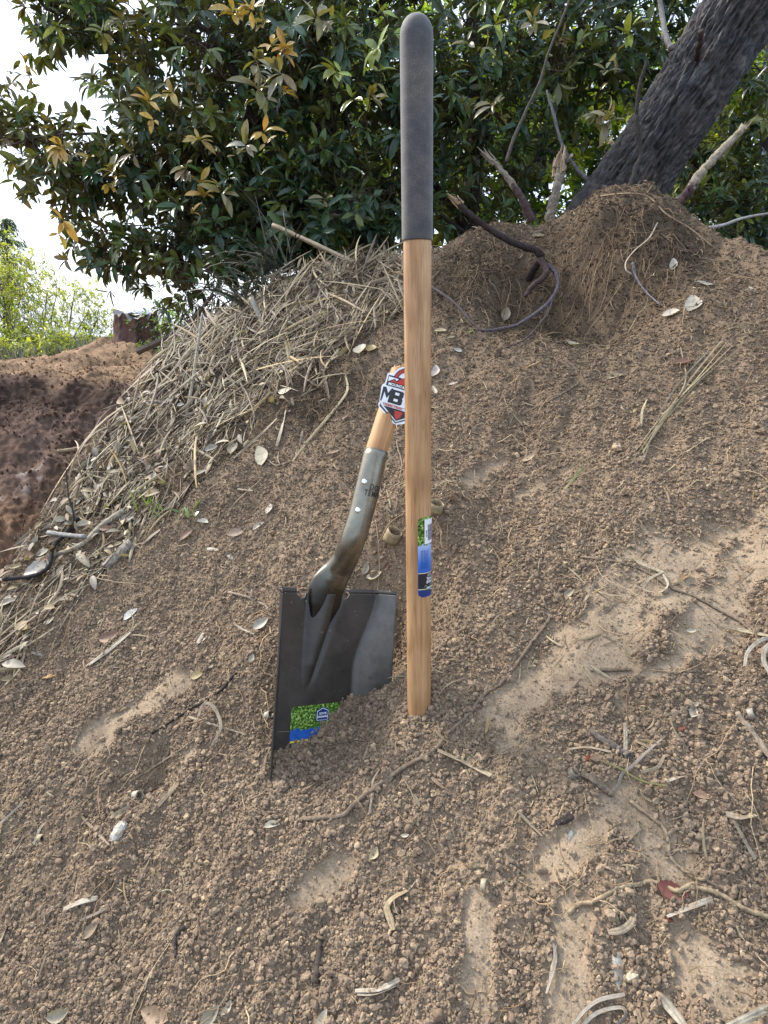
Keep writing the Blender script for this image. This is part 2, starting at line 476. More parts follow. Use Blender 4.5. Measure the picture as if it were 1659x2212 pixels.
def _wing_dust_sheen():  # pale dust over one wing with its sky sheen mixed into the colour
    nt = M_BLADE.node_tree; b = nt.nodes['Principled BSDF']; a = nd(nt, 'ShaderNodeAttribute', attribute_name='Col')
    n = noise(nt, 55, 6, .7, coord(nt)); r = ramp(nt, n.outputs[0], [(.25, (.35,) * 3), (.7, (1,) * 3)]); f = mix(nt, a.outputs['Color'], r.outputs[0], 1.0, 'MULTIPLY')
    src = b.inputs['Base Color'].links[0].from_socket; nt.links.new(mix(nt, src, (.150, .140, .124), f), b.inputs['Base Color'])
_wing_dust_sheen()
def flat_mat(name, c, rough=.5, metal=0.0, spec=.5):
    m, nt, b = mat_new(name)
    co = coord(nt); n = noise(nt, 150, 4, .6, co)
    r = ramp(nt, n.outputs[0], [(.3, tuple(v * .9 for v in c)), (.7, tuple(min(v * 1.1, 1) for v in c))])
    nt.links.new(r.outputs[0], b.inputs['Base Color'])
    b.inputs['Roughness'].default_value = rough; b.inputs['Metallic'].default_value = metal; b.inputs['Specular IOR Level'].default_value = spec
    return m
M_RIVET = flat_mat('bright_rivet', (.75, .76, .78), .22, 1.0)
M_INK = flat_mat('black_ink', (.012, .012, .014), .35)
M_WHITE = flat_mat('white_vinyl', (.80, .82, .86), .35)
M_RED = flat_mat('red_ink', (.50, .035, .025), .35)
M_STAMP = flat_mat('stamped_black', (.008, .008, .008), .6)
M_NAVY = flat_mat('navy_print', (.010, .035, .16), .35)
M_CHAR = flat_mat('charcoal_print', (.020, .022, .027), .35)
M_CREAM = flat_mat('cream_line', (.75, .62, .36), .4)
M_YEL = flat_mat('yellow_line', (.70, .52, .06), .4)
M_GREENP = flat_mat('green_print', (.02, .16, .07), .4)
M_BLUETXT = flat_mat('blue_text', (.010, .05, .25), .4)
M_BARCODE = flat_mat('barcode_bar', (.06, .05, .06), .4)

def hedge_print(name, y_grass, y_line=None, flip=False, fade=True):
    """printed label: leaves above, blue sky band below (UV metres along Y)"""
    m, nt, b = mat_new(name)
    uv = coord(nt, 'UV'); sp = nt.nodes.new('ShaderNodeSeparateXYZ'); nt.links.new(uv, sp.inputs[0])
    v = nt.nodes.new('ShaderNodeTexVoronoi'); v.inputs['Scale'].default_value = 420; nt.links.new(uv, v.inputs['Vector'])
    n = noise(nt, 260, 5, .7, uv)
    leafc = ramp(nt, v.outputs['Color'], [(.15, (.012, .045, .008)), (.45, (.07, .19, .02)), (.7, (.25, .42, .07)), (.95, (.55, .70, .28))])
    ed = ramp(nt, n.outputs[0], [(.35, (.25,) * 3), (.6, (1.15,) * 3)])
    lf = mix(nt, leafc.outputs[0], ed.outputs[0], 1.0, 'MULTIPLY')
    n2 = noise(nt, 120, 5, .7, uv)
    ma = nt.nodes.new('ShaderNodeMath'); ma.operation = 'MULTIPLY_ADD'; ma.inputs[1].default_value = .022; nt.links.new(n2.outputs[0], ma.inputs[0]); nt.links.new(sp.outputs[1], ma.inputs[2])
    gt = nt.nodes.new('ShaderNodeMath'); gt.operation = 'GREATER_THAN'; gt.inputs[1].default_value = y_grass + .011; nt.links.new(ma.outputs[0], gt.inputs[0])
    mr = nt.nodes.new('ShaderNodeMapRange'); mr.inputs[1].default_value = y_grass - .045; mr.inputs[2].default_value = y_grass; nt.links.new(sp.outputs[1], mr.inputs[0])
    skyc = ramp(nt, mr.outputs[0], [(.0, (.015, .09, .42)), (.4, (.04, .18, .60)), (1.0, (.38, .50, .78))]) if fade else ramp(nt, n2.outputs[0], [(.3, (.01, .06, .30)), (.7, (.03, .14, .50))])
    c = mix(nt, skyc.outputs[0], lf, gt.outputs[0])
    nt.links.new(c, b.inputs['Base Color']); b.inputs['Roughness'].default_value = .3
    return m

# ------------------------------------------------------------------ generic builders
def catmull(pts, n=6):
    P = [Vector(p) for p in pts]
    if len(P) < 3: return [P[0].lerp(P[-1], i / n) for i in range(n + 1)]
    Q = [P[0] * 2 - P[1]] + P + [P[-1] * 2 - P[-2]]
    out = []
    for i in range(1, len(Q) - 2):
        for k in range(n):
            t = k / n; a, b, c, d = Q[i - 1], Q[i], Q[i + 1], Q[i + 2]
            out.append(0.5 * ((2 * b) + (c - a) * t + (2 * a - 5 * b + 4 * c - d) * t * t + (3 * b - a - 3 * c + d) * t ** 3))
    out.append(P[-1])
    return out
def tube_geo(path, rad, sides=8, rough=0.0, capped=True, jag=0.0):
    """path list of Vector, rad list or function; returns V, F(list), uv per vertex"""
    n = len(path); V = []; F = []; UV = []
    t0 = (path[1] - path[0]).normalized()
    ref = Vector((0, 0, 1)) if abs(t0.z) < .9 else Vector((1, 0, 0))
    nrm = t0.cross(ref).normalized(); s = 0
    for i, p in enumerate(path):
        t = (path[min(i + 1, n - 1)] - path[max(i - 1, 0)]).normalized()
        nrm = (nrm - t * nrm.dot(t)).normalized(); bi = t.cross(nrm)
        r = rad[i] if not callable(rad) else rad(i / (n - 1))
        if i: s += (path[i] - path[i - 1]).length
        for k in range(sides + 1):
            a = 2 * math.pi * (k % sides) / sides
            kk = r * (1 + rough * (random.random() - .5)) if k < sides else None
            if k < sides:
                q = p + (nrm * math.cos(a) + bi * math.sin(a)) * kk
                if jag and i == n - 1: q += t * random.uniform(0, jag)
                V.append(q)
            else: V.append(V[-sides].copy())
            UV.append((2 * math.pi * r * k / sides, s))
    m = sides + 1
    for i in range(n - 1):
        for k in range(sides):
            a = i * m + k; F.append((a, a + 1, a + m + 1, a + m))
    if capped:
        for i, rev in ((0, True), (n - 1, False)):
            c = len(V); V.append(path[i].copy() if not (jag and i) else path[i] + t * jag * .2); UV.append((0, 0))
            for k in range(sides):
                a = i * m + k; F.append((a + 1, a, c, c) if rev else (a, a + 1, c, c))
    return V, F, UV
class Geo:
    def __init__(s): s.V = []; s.F = []; s.C = []; s.UV = []
    def add(s, V, F, col=(1, 1, 1), UV=None):
        o = len(s.V); s.V += [tuple(v) for v in V]
        for f in F:
            f = tuple(i + o for i in f)
            if len(f) == 4 and f[2] == f[3]: f = f[:3]
            s.F.append(f)
        s.C += ([tuple(c) for c in col] if (len(col) == len(V) and not isinstance(col[0], (int, float))) else [tuple(col)] * len(V))
        s.UV += UV if UV else [(v[0], v[1]) for v in V]
    def mesh(s, name, smooth=True):
        me = bpy.data.meshes.new(name); me.from_pydata(s.V, [], s.F)
        me.polygons.foreach_set('use_smooth', [smooth] * len(me.polygons))
        at = me.color_attributes.new('Col', 'FLOAT_COLOR', 'POINT')
        c = np.ones((len(s.V), 4), dtype=np.float32); c[:, :3] = np.array(s.C); at.data.foreach_set('color', c.ravel())
        l = me.uv_layers.new(name='UVMap'); li = np.empty(len(me.loops), dtype=np.int32); me.loops.foreach_get('vertex_index', li)
        l.data.foreach_set('uv', np.array(s.UV, dtype=np.float32)[li].ravel())
        me.update(); return me
    def obj(s, name, mat, parent=None, smooth=True): return link(name, s.mesh(name, smooth), mat, parent)
def origin_to(o, P):
    """move a mesh object's origin to P without moving the mesh"""
    P = Vector(P); o.data.transform(Matrix.Translation(-P)); o.location = P
    return o

def in_poly(px, py, poly):
    c = np.zeros(px.shape, bool); n = len(poly); j = n - 1
    for i in range(n):
        xi, yi = poly[i]; xj, yj = poly[j]
        c ^= ((yi > py) != (yj > py)) & (px < (xj - xi) * (py - yi) / (yj - yi + 1e-9) + xi)
        j = i
    return c
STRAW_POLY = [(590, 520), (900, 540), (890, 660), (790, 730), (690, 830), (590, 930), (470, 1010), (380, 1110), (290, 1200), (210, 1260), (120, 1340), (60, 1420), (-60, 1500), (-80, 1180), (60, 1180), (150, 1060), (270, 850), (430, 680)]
# ================================================================== GROUND
def build_ground():
    a1 = np.deg2rad(np.arange(-41, 41.001, 0.125))
    a0 = np.deg2rad(np.arange(-180, -41, 3.0)); a2 = np.deg2rad(np.arange(44, 180.1, 3.0))
    ang = np.concatenate([a0, a1, a2])
    r1 = np.exp(np.arange(math.log(.30), math.log(2.9), .0028))
    r2 = np.exp(np.linspace(math.log(2.91), math.log(16), 620)); r3 = np.exp(np.linspace(math.log(16.5), math.log(900), 50))
    r0 = np.array([.01, .08, .16, .24])
    rad = np.concatenate([r0, r1, r2, r3])
    A, Rr = np.meshgrid(ang, rad)
    X = np.sin(A) * Rr; Y = np.cos(A) * Rr
    Z = H(X.ravel(), Y.ravel())
    X = X.ravel(); Y = Y.ravel()
    nr, na = len(rad), len(ang)
    i = np.arange(nr - 1)[:, None] * na + np.arange(na - 1)[None, :]
    i = i.ravel()
    F = np.stack([i, i + 1, i + na + 1, i + na], 1)[:, ::-1]
    # colour of the soil, with some painted shade
    r = np.hypot(X - EC[0], Y - EC[1]); a = np.arctan2(X - EC[0], Y - EC[1])
    Re = np.interp(a, _ea, _er, left=2.5, right=2.5)
    over = np.maximum(r - Re, 0)
    n1 = perlin(X * 3, Y * 3, 50) * .5 + perlin(X * 9, Y * 9, 51) * .35 + perlin(X * 30, Y * 30, 52) * .3
    brown = np.array([.245, .180, .122]); dark = np.array([.165, .120, .083]); dry = np.array([.300, .228, .158])
    t = sstep(-.5, .6, n1)[:, None]
    c = dark * (1 - t) + brown * t
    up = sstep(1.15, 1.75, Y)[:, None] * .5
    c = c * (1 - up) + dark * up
    px_, py_, _d = project(np.stack([X, Y, Z], 1)); c = np.where(in_poly(px_, py_, STRAW_POLY)[:, None], c * .6, c)  # soil under the straw darkened; shade between blades put into the colour
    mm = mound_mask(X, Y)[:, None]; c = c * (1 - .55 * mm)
    sm = smooth_mask(X, Y)[:, None]
    c = c * (1 - sm * .85) + dry * sm * .85
    # trail cut: dark red brown with pale scraped patches, orange top
    red = np.array([.098, .064, .050]); pale = np.array([.26, .22, .20]); org = np.array([.225, .150, .096])
    n2 = perlin(X * 3.5, Y * 2.0, 60) + .6 * perlin(X * 9, Y * 6, 61)
    tr = red * (1 + .45 * n2[:, None] + .6 * perlin(X * 22, Y * 22, 63)[:, None])
    low = sstep(-.75, -1.0, Z + .12 * perlin(X * 3, Y * 3, 64))[:, None]; tr = tr * (1 - low) + np.array([.155, .095, .062]) * (1 + .5 * perlin(X * 18, Y * 18, 65)[:, None]) * low
    stk_ = sstep(.15, .5, perlin(X * 4.5, Y * .6, 66))[:, None] * sstep(-1.0, -.5, Z)[:, None]; tr = tr * (1 - .5 * stk_) + np.array([.165, .115, .095]) * .5 * stk_
    pm = (sstep(.25, .55, n2 + .4 * perlin(X * 20, Y * 20, 67)) * sstep(-.45, -.75, Z))[:, None]
    tr = tr * (1 - .75 * pm) + pale * .75 * pm
    rim = np.exp(-((Y - 4.75 - 1.1 * np.clip(X + 2.0, 0, 2) ** 1.5) / .16) ** 2)[:, None]; tr = tr * (1 - .6 * rim)  # dark band paints the shadow beneath the cut's top edge
    om = sstep(4.9, 5.3, Y + .3 * perlin(X * 2, Y * 2, 62))[:, None]
    tr = tr * (1 - om) + org * om * (1 + .3 * n2[:, None])
    gr = sstep(7.6, 9.5, Y)[:, None]
    tr = tr * (1 - gr) + np.array([.05, .06, .025]) * gr
    k = (sstep(0.02, .12, over) * sstep(-.1, -.5, X))[:, None]
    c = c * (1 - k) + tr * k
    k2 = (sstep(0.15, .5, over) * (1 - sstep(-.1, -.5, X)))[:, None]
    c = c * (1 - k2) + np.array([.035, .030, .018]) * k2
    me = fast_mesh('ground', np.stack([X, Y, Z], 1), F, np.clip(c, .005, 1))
    o = link('ground', me, M_SOIL); o['kind'] = 'structure'
    return o
build_ground()

# ================================================================== SOIL CRUMBS (stuff)
def ico(sub):
    import bmesh
    bm = bmesh.new(); bmesh.ops.create_icosphere(bm, subdivisions=sub, radius=1)
    V = np.array([v.co[:] for v in bm.verts]); F = np.array([[v.index for v in f.verts] for f in bm.faces]); bm.free()
    return V, F
ICO1 = ico(1); ICO2 = ico(2); ICO3 = ico(3)
def rand_rot(n, g=rng):
    q = g.normal(size=(n, 4)); q /= np.linalg.norm(q, axis=1)[:, None]
    w, x, y, z = q.T
    return np.stack([1 - 2 * (y * y + z * z), 2 * (x * y - z * w), 2 * (x * z + y * w), 2 * (x * y + z * w), 1 - 2 * (x * x + z * z), 2 * (y * z - x * w),
                     2 * (x * z - y * w), 2 * (y * z + x * w), 1 - 2 * (x * x + y * y)], 1).reshape(n, 3, 3)
def lumps(base, P, rad, g=rng, jitter=.22):
    """one deformed icosphere per point"""
    V0, F0 = base; n = len(P); m = len(V0)
    sc = g.uniform(.72, 1.18, (n, 1, 3))
    V = V0[None] * sc
    k = 1 + g.normal(0, jitter * .55, (n, m, 1))
    for _ in range(5):
        ax = g.normal(size=(n, 3)); ax /= np.linalg.norm(ax, axis=1)[:, None]
        d = np.einsum('ij,kj->ki', V0, ax)[:, :, None]
        k *= 1 - .42 * np.clip(d - g.uniform(.30, .7, (n, 1, 1)), 0, 1) * 1.9
    V = V * k
    V = np.einsum('nij,nmj->nmi', rand_rot(n, g), V) * np.asarray(rad)[:, None, None]
    V = V + P[:, None, :]
    F = F0[None] + (np.arange(n) * m)[:, None, None]
    return V.reshape(-1, 3), F.reshape(-1, 3), m
def crumb_color(x, y, n, g=rng):
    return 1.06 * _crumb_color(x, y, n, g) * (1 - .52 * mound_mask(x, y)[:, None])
def _crumb_color(x, y, n, g=rng):
    t = g.uniform(0, 1, n)[:, None]
    a = np.array([.130, .095, .067]); b = np.array([.255, .188, .128]); c = np.array([.33, .245, .158])
    col = a * (1 - t) + b * t
    k = (g.uniform(0, 1, n) > .94)[:, None]
    col = np.where(k, c * g.uniform(.8, 1.1, (n, 1)), col)
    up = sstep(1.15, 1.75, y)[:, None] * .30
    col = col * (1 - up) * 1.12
    sm = smooth_mask(x, y)[:, None] * .75
    return col * (1 - sm) + np.array([.292, .222, .153]) * g.uniform(.85, 1.1, (n, 1)) * sm
def crumb_density(x, y):
    px, py, d = project(np.stack([x, y, H(x, y)], 1))
    n = perlin(x * 4, y * 4, 70) * .6 + perlin(x * 12, y * 12, 71) * .5
    den = .78 + .45 * n
    den *= 1 - .93 * smooth_mask(x, y)
    den *= 1 - .55 * sstep(1.2, 1.9, y)
    vis = (px > -120) & (px < 1780) & (py < 2330) & (d > .3)
    a = np.arctan2(x - EC[0], y - EC[1]); r = np.hypot(x - EC[0], y - EC[1])
    ok = r < np.interp(a, _ea, _er, left=2.5, right=2.5) + .03
    # keep the metal clear of loose grains
    return np.clip(den, 0, 1) * vis * ok
PBASE = W(905.5, 1534, 1.02)
def build_crumbs():
    Vs, Fs, Cs = [], [], []; off = 0
    specs = [(ICO3, 260, .0062, .0022, 0, .22, 1.0), (ICO2, 60000, .0029, .0013, 0, .30, 1.0), (ICO1, 130000, .0018, .0008, 0, .30, .95), (ICO1, 120000, .0011, .0004, 0, .30, .6)]
    for base, n, mu, sd, _, jit, dp in specs:
        nn = int(n * 4.5)
        y = .25 + (2.35 - .25) * rng.uniform(0, 1, nn) ** (1.25 if mu < .003 else 1.1)
        x = rng.uniform(-1.0, 1.25, nn)
        den = crumb_density(x, y)
        big = perlin(x * 5, y * 5, 73)
        if mu > .003: den = den * (0.22 + 1.0 * sstep(-.12, .38, big + .35 * perlin(x * 16, y * 16, 74)))
        if mu > .0025: den = den * (1 - .55 * sstep(1.02, 1.3, y))
        if mu < .0015: den = np.maximum(den, .35 * (den > 0))
        keep = rng.uniform(0, 1, nn) < den * dp
        x, y = x[keep][:n], y[keep][:n]
        r = np.clip(rng.lognormal(math.log(mu), .34, len(x)), mu * .4, mu * 2.1)
        z = H(x, y) + r * rng.uniform(-.15, .75, len(x))
        P = np.stack([x, y, z], 1)
        V, F, m = lumps(base, P, r, jitter=jit)
        Vs.append(V); Fs.append(F + off); off += len(V)
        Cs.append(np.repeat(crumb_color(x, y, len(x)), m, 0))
    gq = np.random.default_rng(6); n = 26000; x = gq.uniform(-3.4, -.6, n); y = gq.uniform(1.9, 7.2, n)
    a_ = np.arctan2(x - EC[0], y - EC[1]); rr_ = np.hypot(x - EC[0], y - EC[1]); kp = (rr_ > np.interp(a_, _ea, _er) + .05) & (x / y > -.62) & (perlin(x * 2, y * 2, 68) + gq.uniform(-.6, .6, n) > .0); x, y = x[kp], y[kp]; n = len(x)
    r = gq.lognormal(math.log(.0065), .5, n).clip(.003, .022); P = np.stack([x, y, H(x, y) + r * .2], 1)
    V, F, m = lumps(ICO1, P, r, gq, .3); Vs.append(V); Fs.append(F + off); off += len(V)
    cc = np.where((y > 5.0)[:, None], np.array([[.21, .13, .08]]), np.where((P[:, 2] < -.85)[:, None], np.array([[.14, .088, .06]]), np.array([[.105, .062, .047]]))) * gq.uniform(.6, 1.4, (n, 1)); Cs.append(np.repeat(cc, m, 0))
    # soil heaped against the foot of the pole and along the buried edge of the blade
    cp = [PBASE] * 260 + [G(px_, py_) for px_, py_ in [(585, 1712), (600, 1695), (620, 1668), (640, 1645), (665, 1628), (690, 1612), (715, 1592), (740, 1572), (765, 1552), (790, 1528), (812, 1505), (832, 1492)] for _ in range(90)]
    gq = np.random.default_rng(5); cx_ = np.array([p.x for p in cp]); cy_ = np.array([p.y for p in cp]); n = len(cp)
    ann = gq.uniform(0, 6.28, n); rd = np.where(np.arange(n) < 260, .0185 + np.abs(gq.normal(0, .010, n)), np.abs(gq.normal(0, .010, n)))
    cx_ += np.cos(ann) * rd; cy_ += np.sin(ann) * rd - np.where(np.arange(n) < 260, 0, .006); r = gq.lognormal(math.log(.0026), .4, n).clip(.001, .006)
    P = np.stack([cx_, cy_, H(cx_, cy_) + r * gq.uniform(.2, 1.2, n)], 1)
    V, F, m = lumps(ICO2, P, r, gq, .3); Vs.append(V); Fs.append(F + off); Cs.append(np.repeat(crumb_color(P[:, 0], P[:, 1], n, gq), m, 0))
    me = fast_mesh('soil_crumbs', np.concatenate(Vs), np.concatenate(Fs), np.concatenate(Cs), smooth=False)
    o = link('soil_crumbs', me, M_CLOD)
    tag(o, 'loose brown soil crumbs and pebbles covering the slope', 'soil', kind='stuff')
build_crumbs()
def build_clods():
    g = np.random.default_rng(77)
    pts = [(258, 1810), (345, 1640), (1480, 1245), (880, 1790), (960, 1812), (1000, 1830), (672, 1190), (540, 1160), (640, 1165), (1450, 1190), (1510, 1230), (1400, 1190), (980, 1930), (1500, 1300), (1560, 1400), (1600, 1330),
           (640, 1990), (700, 1975), (585, 2080), (880, 2060), (840, 2110), (1370, 2120), (1590, 2070), (1540, 1775), (1580, 1930), (1480, 2020), (130, 1860), (60, 1870), (30, 1640), (20, 1510), (370, 1360), (355, 1370), (1010, 1720),
           (650, 1636), (628, 1648), (700, 1800), (1170, 1880), (1250, 1930), (1440, 1330), (1240, 1670), (1130, 1700), (780, 1940), (460, 1600), (430, 1905), (300, 2100), (200, 2060), (100, 2150), (520, 2170), (950, 2190), (1100, 2200)]
    first = None
    for i, (px, py) in enumerate(pts):
        P = G(px, py)
        r = g.uniform(.0045, .0085)
        V, F, m = lumps(ICO3, np.zeros((1, 3)), np.array([r]), g, .10)
        me = fast_mesh('soil_clod', V, F, np.repeat(crumb_color(np.array([P.x]), np.array([P.y]), 1, g) * .5 + np.array([[.095, .066, .045]]), len(V), 0))
        o = link('soil_clod', me, M_CLOD); o.location = P + SLOPE_N * r * .15
        tag(o, 'rounded lump of brown soil lying among the finer crumbs', 'clod', 'larger soil clods on the slope')
build_clods()

# ================================================================== STRAW LITTER (stuff)
def ribbons(P, D, N, L, Wd, curv, col, seg=5, fold=.25, droop=None):
    """P,D,N (n,3); returns V,F,C: flat strips with a shallow fold"""
    n = len(P); S = np.cross(D, N); S /= np.linalg.norm(S, axis=1)[:, None]
    t = np.linspace(0, 1, seg + 1)
    c2 = rng.uniform(-1, 1, n)
    V = np.zeros((n, seg + 1, 3, 3))
    for i, tt in enumerate(t):
        s = (tt - .5)
        ctr = P + D * (L * s)[:, None] + S * (curv * L * (s * s - .08))[:, None] + N * ((c2 * .25 * curv) * L * (s * s - .1))[:, None] - N * ((abs(s) ** 2) * L * .10)[:, None]
        w = Wd * (1 - .75 * abs(2 * tt - 1) ** 3)
        V[:, i, 0] = ctr + S * w[:, None] * .5; V[:, i, 1] = ctr + N * (w * fold)[:, None]; V[:, i, 2] = ctr - S * w[:, None] * .5
    V = V.reshape(n, -1, 3); m = (seg + 1) * 3
    f = []
    for i in range(seg):
        for k in range(2): f.append((i * 3 + k, i * 3 + k + 1, i * 3 + k + 4, i * 3 + k + 3))
    F = np.array(f)[None] + (np.arange(n) * m)[:, None, None]
    return V.reshape(-1, 3), F.reshape(-1, 4), np.repeat(col, m, 0)
def straw_col(n, g=rng):
    pal = np.array([[.46, .39, .25], [.36, .29, .18], [.54, .48, .34], [.22, .165, .105], [.40, .29, .13], [.13, .095, .065], [.30, .235, .15], [.09, .07, .055]])
    return pal[g.integers(0, len(pal), n)] * g.uniform(.5, .95, (n, 1)) * np.array([[.72, .68, .60]])
def build_straw():
    n0 = 60000
    x = rng.uniform(-1.0, .35, n0); y = rng.uniform(.9, 2.42, n0)
    z = H(x, y); px, py, d = project(np.stack([x, y, z], 1))
    m = in_poly(px + 25 * perlin(x * 7, y * 7, 80), py + 25 * perlin(x * 7, y * 7, 81), STRAW_POLY)
    den = .35 + .8 * perlin(x * 6, y * 6, 82)
    den = np.where(in_poly(px, py, [(420, 600), (900, 540), (860, 660), (600, 860), (300, 1080), (200, 1100)]), den + .38, den * .75)
    keep = m & (rng.uniform(0, 1, n0) < den)
    x, y, z = x[keep], y[keep], z[keep]
    n = min(len(x), 5600); x, y, z = x[:n], y[:n], z[:n]
    th = rng.normal(0.2, .62, n) + .7 * perlin(x * 5, y * 5, 84)
    D = np.array(DOWN)[None] * np.cos(th)[:, None] + np.array(ACROSS)[None] * np.sin(th)[:, None] + np.array(SLOPE_N)[None] * rng.normal(0, .10, n)[:, None]
    D /= np.linalg.norm(D, axis=1)[:, None]
    N = np.array(SLOPE_N)[None] + rng.normal(0, .45, (n, 3)); N -= D * np.sum(N * D, 1)[:, None]; N /= np.linalg.norm(N, axis=1)[:, None]
    L = rng.lognormal(math.log(.085), .5, n).clip(.02, .26); wd = rng.lognormal(math.log(.0027), .6, n).clip(.0010, .013)
    lift = rng.uniform(.001, 1, n) ** 2.4 * .034 * (.3 + .8 * sstep(1.4, 2.0, y))
    P = np.stack([x, y, z + .004], 1) + np.array(SLOPE_N)[None] * lift[:, None]
    curv = rng.normal(0, .18, n)
    k = (.55 + .45 * (lift / .07).clip(0, 1))[:, None]
    V, F, C = ribbons(P, D, N, L, wd, curv, straw_col(n))
    k = rng.integers(0, n, 120); m2 = len(k); D2 = D[k] + rng.normal(0, .12, (m2, 3)); D2 /= np.linalg.norm(D2, axis=1)[:, None]
    Vb, Fb, Cb = ribbons(P[k] + np.array(SLOPE_N)[None] * .022, D2, N[k], rng.uniform(.12, .30, m2), rng.uniform(.003, .0075, m2), rng.normal(0, .12, m2), straw_col(m2) * 1.5, fold=.4)
    F = np.concatenate([F, Fb + len(V)]); V = np.concatenate([V, Vb]); C = np.concatenate([C, Cb])
    # thin scattering of straw bits over the rest of the slope
    n1 = 9000
    x = rng.uniform(-1.0, 1.25, n1); y = .3 + 2.0 * rng.uniform(0, 1, n1) ** 1.1
    keep = (crumb_density(x, y) > 0) & (perlin(x * 5, y * 5, 90) + rng.uniform(-.7, .7, n1) > .32)
    x, y = x[keep], y[keep]; n = len(x)
    th = rng.normal(0.1, .9, n)
    D = np.array(DOWN)[None] * np.cos(th)[:, None] + np.array(ACROSS)[None] * np.sin(th)[:, None] + np.array(SLOPE_N)[None] * rng.normal(0, .08, n)[:, None]
    D /= np.linalg.norm(D, axis=1)[:, None]
    N = np.array(SLOPE_N)[None] + rng.normal(0, .3, (n, 3)); N -= D * np.sum(N * D, 1)[:, None]; N /= np.linalg.norm(N, axis=1)[:, None]
    L = rng.lognormal(math.log(.022), .5, n).clip(.008, .09); wd = rng.lognormal(math.log(.0019), .4, n).clip(.0009, .006)
    P = np.stack([x, y, H(x, y) + rng.uniform(.002, .008, n)], 1)
    V2, F2, C2 = ribbons(P, D, N, L, wd, rng.normal(0, .5, n), straw_col(n))
    me = fast_mesh('straw_litter', np.concatenate([V, V2]), np.concatenate([F, F2 + len(V)]), np.concatenate([C, C2]))
    o = link('straw_litter', me, M_STRAW)
    tag(o, 'matted dry grass blades and chips strewn over the bank', 'straw', kind='stuff')
build_straw()

def build_leaf_litter():
    g = np.random.default_rng(19); n0 = 9000
    x = g.uniform(-1.0, .35, n0); y = g.uniform(.8, 2.35, n0); z = H(x, y); px, py, d = project(np.stack([x, y, z], 1))
    a = in_poly(px, py, [(-60, 1180), (60, 1180), (150, 1060), (270, 850), (330, 850), (420, 960), (330, 1120), (260, 1230), (150, 1330), (60, 1460), (-60, 1560)])
    b = in_poly(px, py, STRAW_POLY)
    keep = (a & (g.uniform(0, 1, n0) < .30)) | (b & (g.uniform(0, 1, n0) < .10)); x, y, z = x[keep], y[keep], z[keep]; n = len(x)
    D = g.normal(size=(n, 3)); N = np.array(SLOPE_N)[None] + g.normal(0, .35, (n, 3)); D -= N * (np.sum(D * N, 1) / np.sum(N * N, 1))[:, None]
    L = g.lognormal(math.log(.021), .40, n).clip(.008, .05)
    pal = np.array([[.40, .36, .29], [.48, .44, .38], [.30, .22, .14], [.22, .14, .09], [.44, .34, .20], [.34, .31, .27]])
    P = np.stack([x, y, z], 1) + np.array(SLOPE_N)[None] * g.uniform(.003, .035, n)[:, None] - D / np.linalg.norm(D, axis=1)[:, None] * (L * .5)[:, None]
    V, F, C = LEAVES(P, D, N, L, L * g.uniform(.3, .55, n), pal[g.integers(0, 6, n)] * g.uniform(.45, .85, (n, 1)) * np.array([[1, .95, .85]]))
    o = link('leaf_litter', fast_mesh('leaf_litter', V, F, C), M_DRY); tag(o, 'small dead leaves and flakes mixed through the straw', 'leaf litter', kind='stuff')
LITTER_TODO = build_leaf_litter

# ================================================================== ROOT FIBRES (stuff)
def fibres(P, D, L, r, seg, wig, col, hang=0.0, follow=True):
    n = len(P); V = np.zeros((n, seg + 1, 3, 3)); p = P.copy(); d = D.copy()
    for i in range(seg + 1):
        a = np.cross(d, np.array([0.3, -.5, .8])[None]); a /= np.linalg.norm(a, axis=1)[:, None] + 1e-9; b = np.cross(d, a)
        rr = r * (1 - .75 * i / seg)
        for k in range(3):
            an = 2 * math.pi * k / 3
            V[:, i, k] = p + (a * math.cos(an) + b * math.sin(an)) * rr[:, None]
        d = d + rng.normal(0, wig, (n, 3)); d[:, 2] -= hang; d /= np.linalg.norm(d, axis=1)[:, None]
        p = p + d * (L / seg)[:, None]
        if follow:
            h = H(p[:, 0], p[:, 1]); lo = h + .0015; hi = h + .028
            p[:, 2] = np.clip(p[:, 2], lo, hi)
    f = []
    for i in range(seg):
        for k in range(3): f.append((i * 3 + k, i * 3 + (k + 1) % 3, (i + 1) * 3 + (k + 1) % 3, (i + 1) * 3 + k))
    m = (seg + 1) * 3
    F = np.array(f)[None] + (np.arange(n) * m)[:, None, None]
    return V.reshape(-1, 3), F.reshape(-1, 4), np.repeat(col, m, 0)
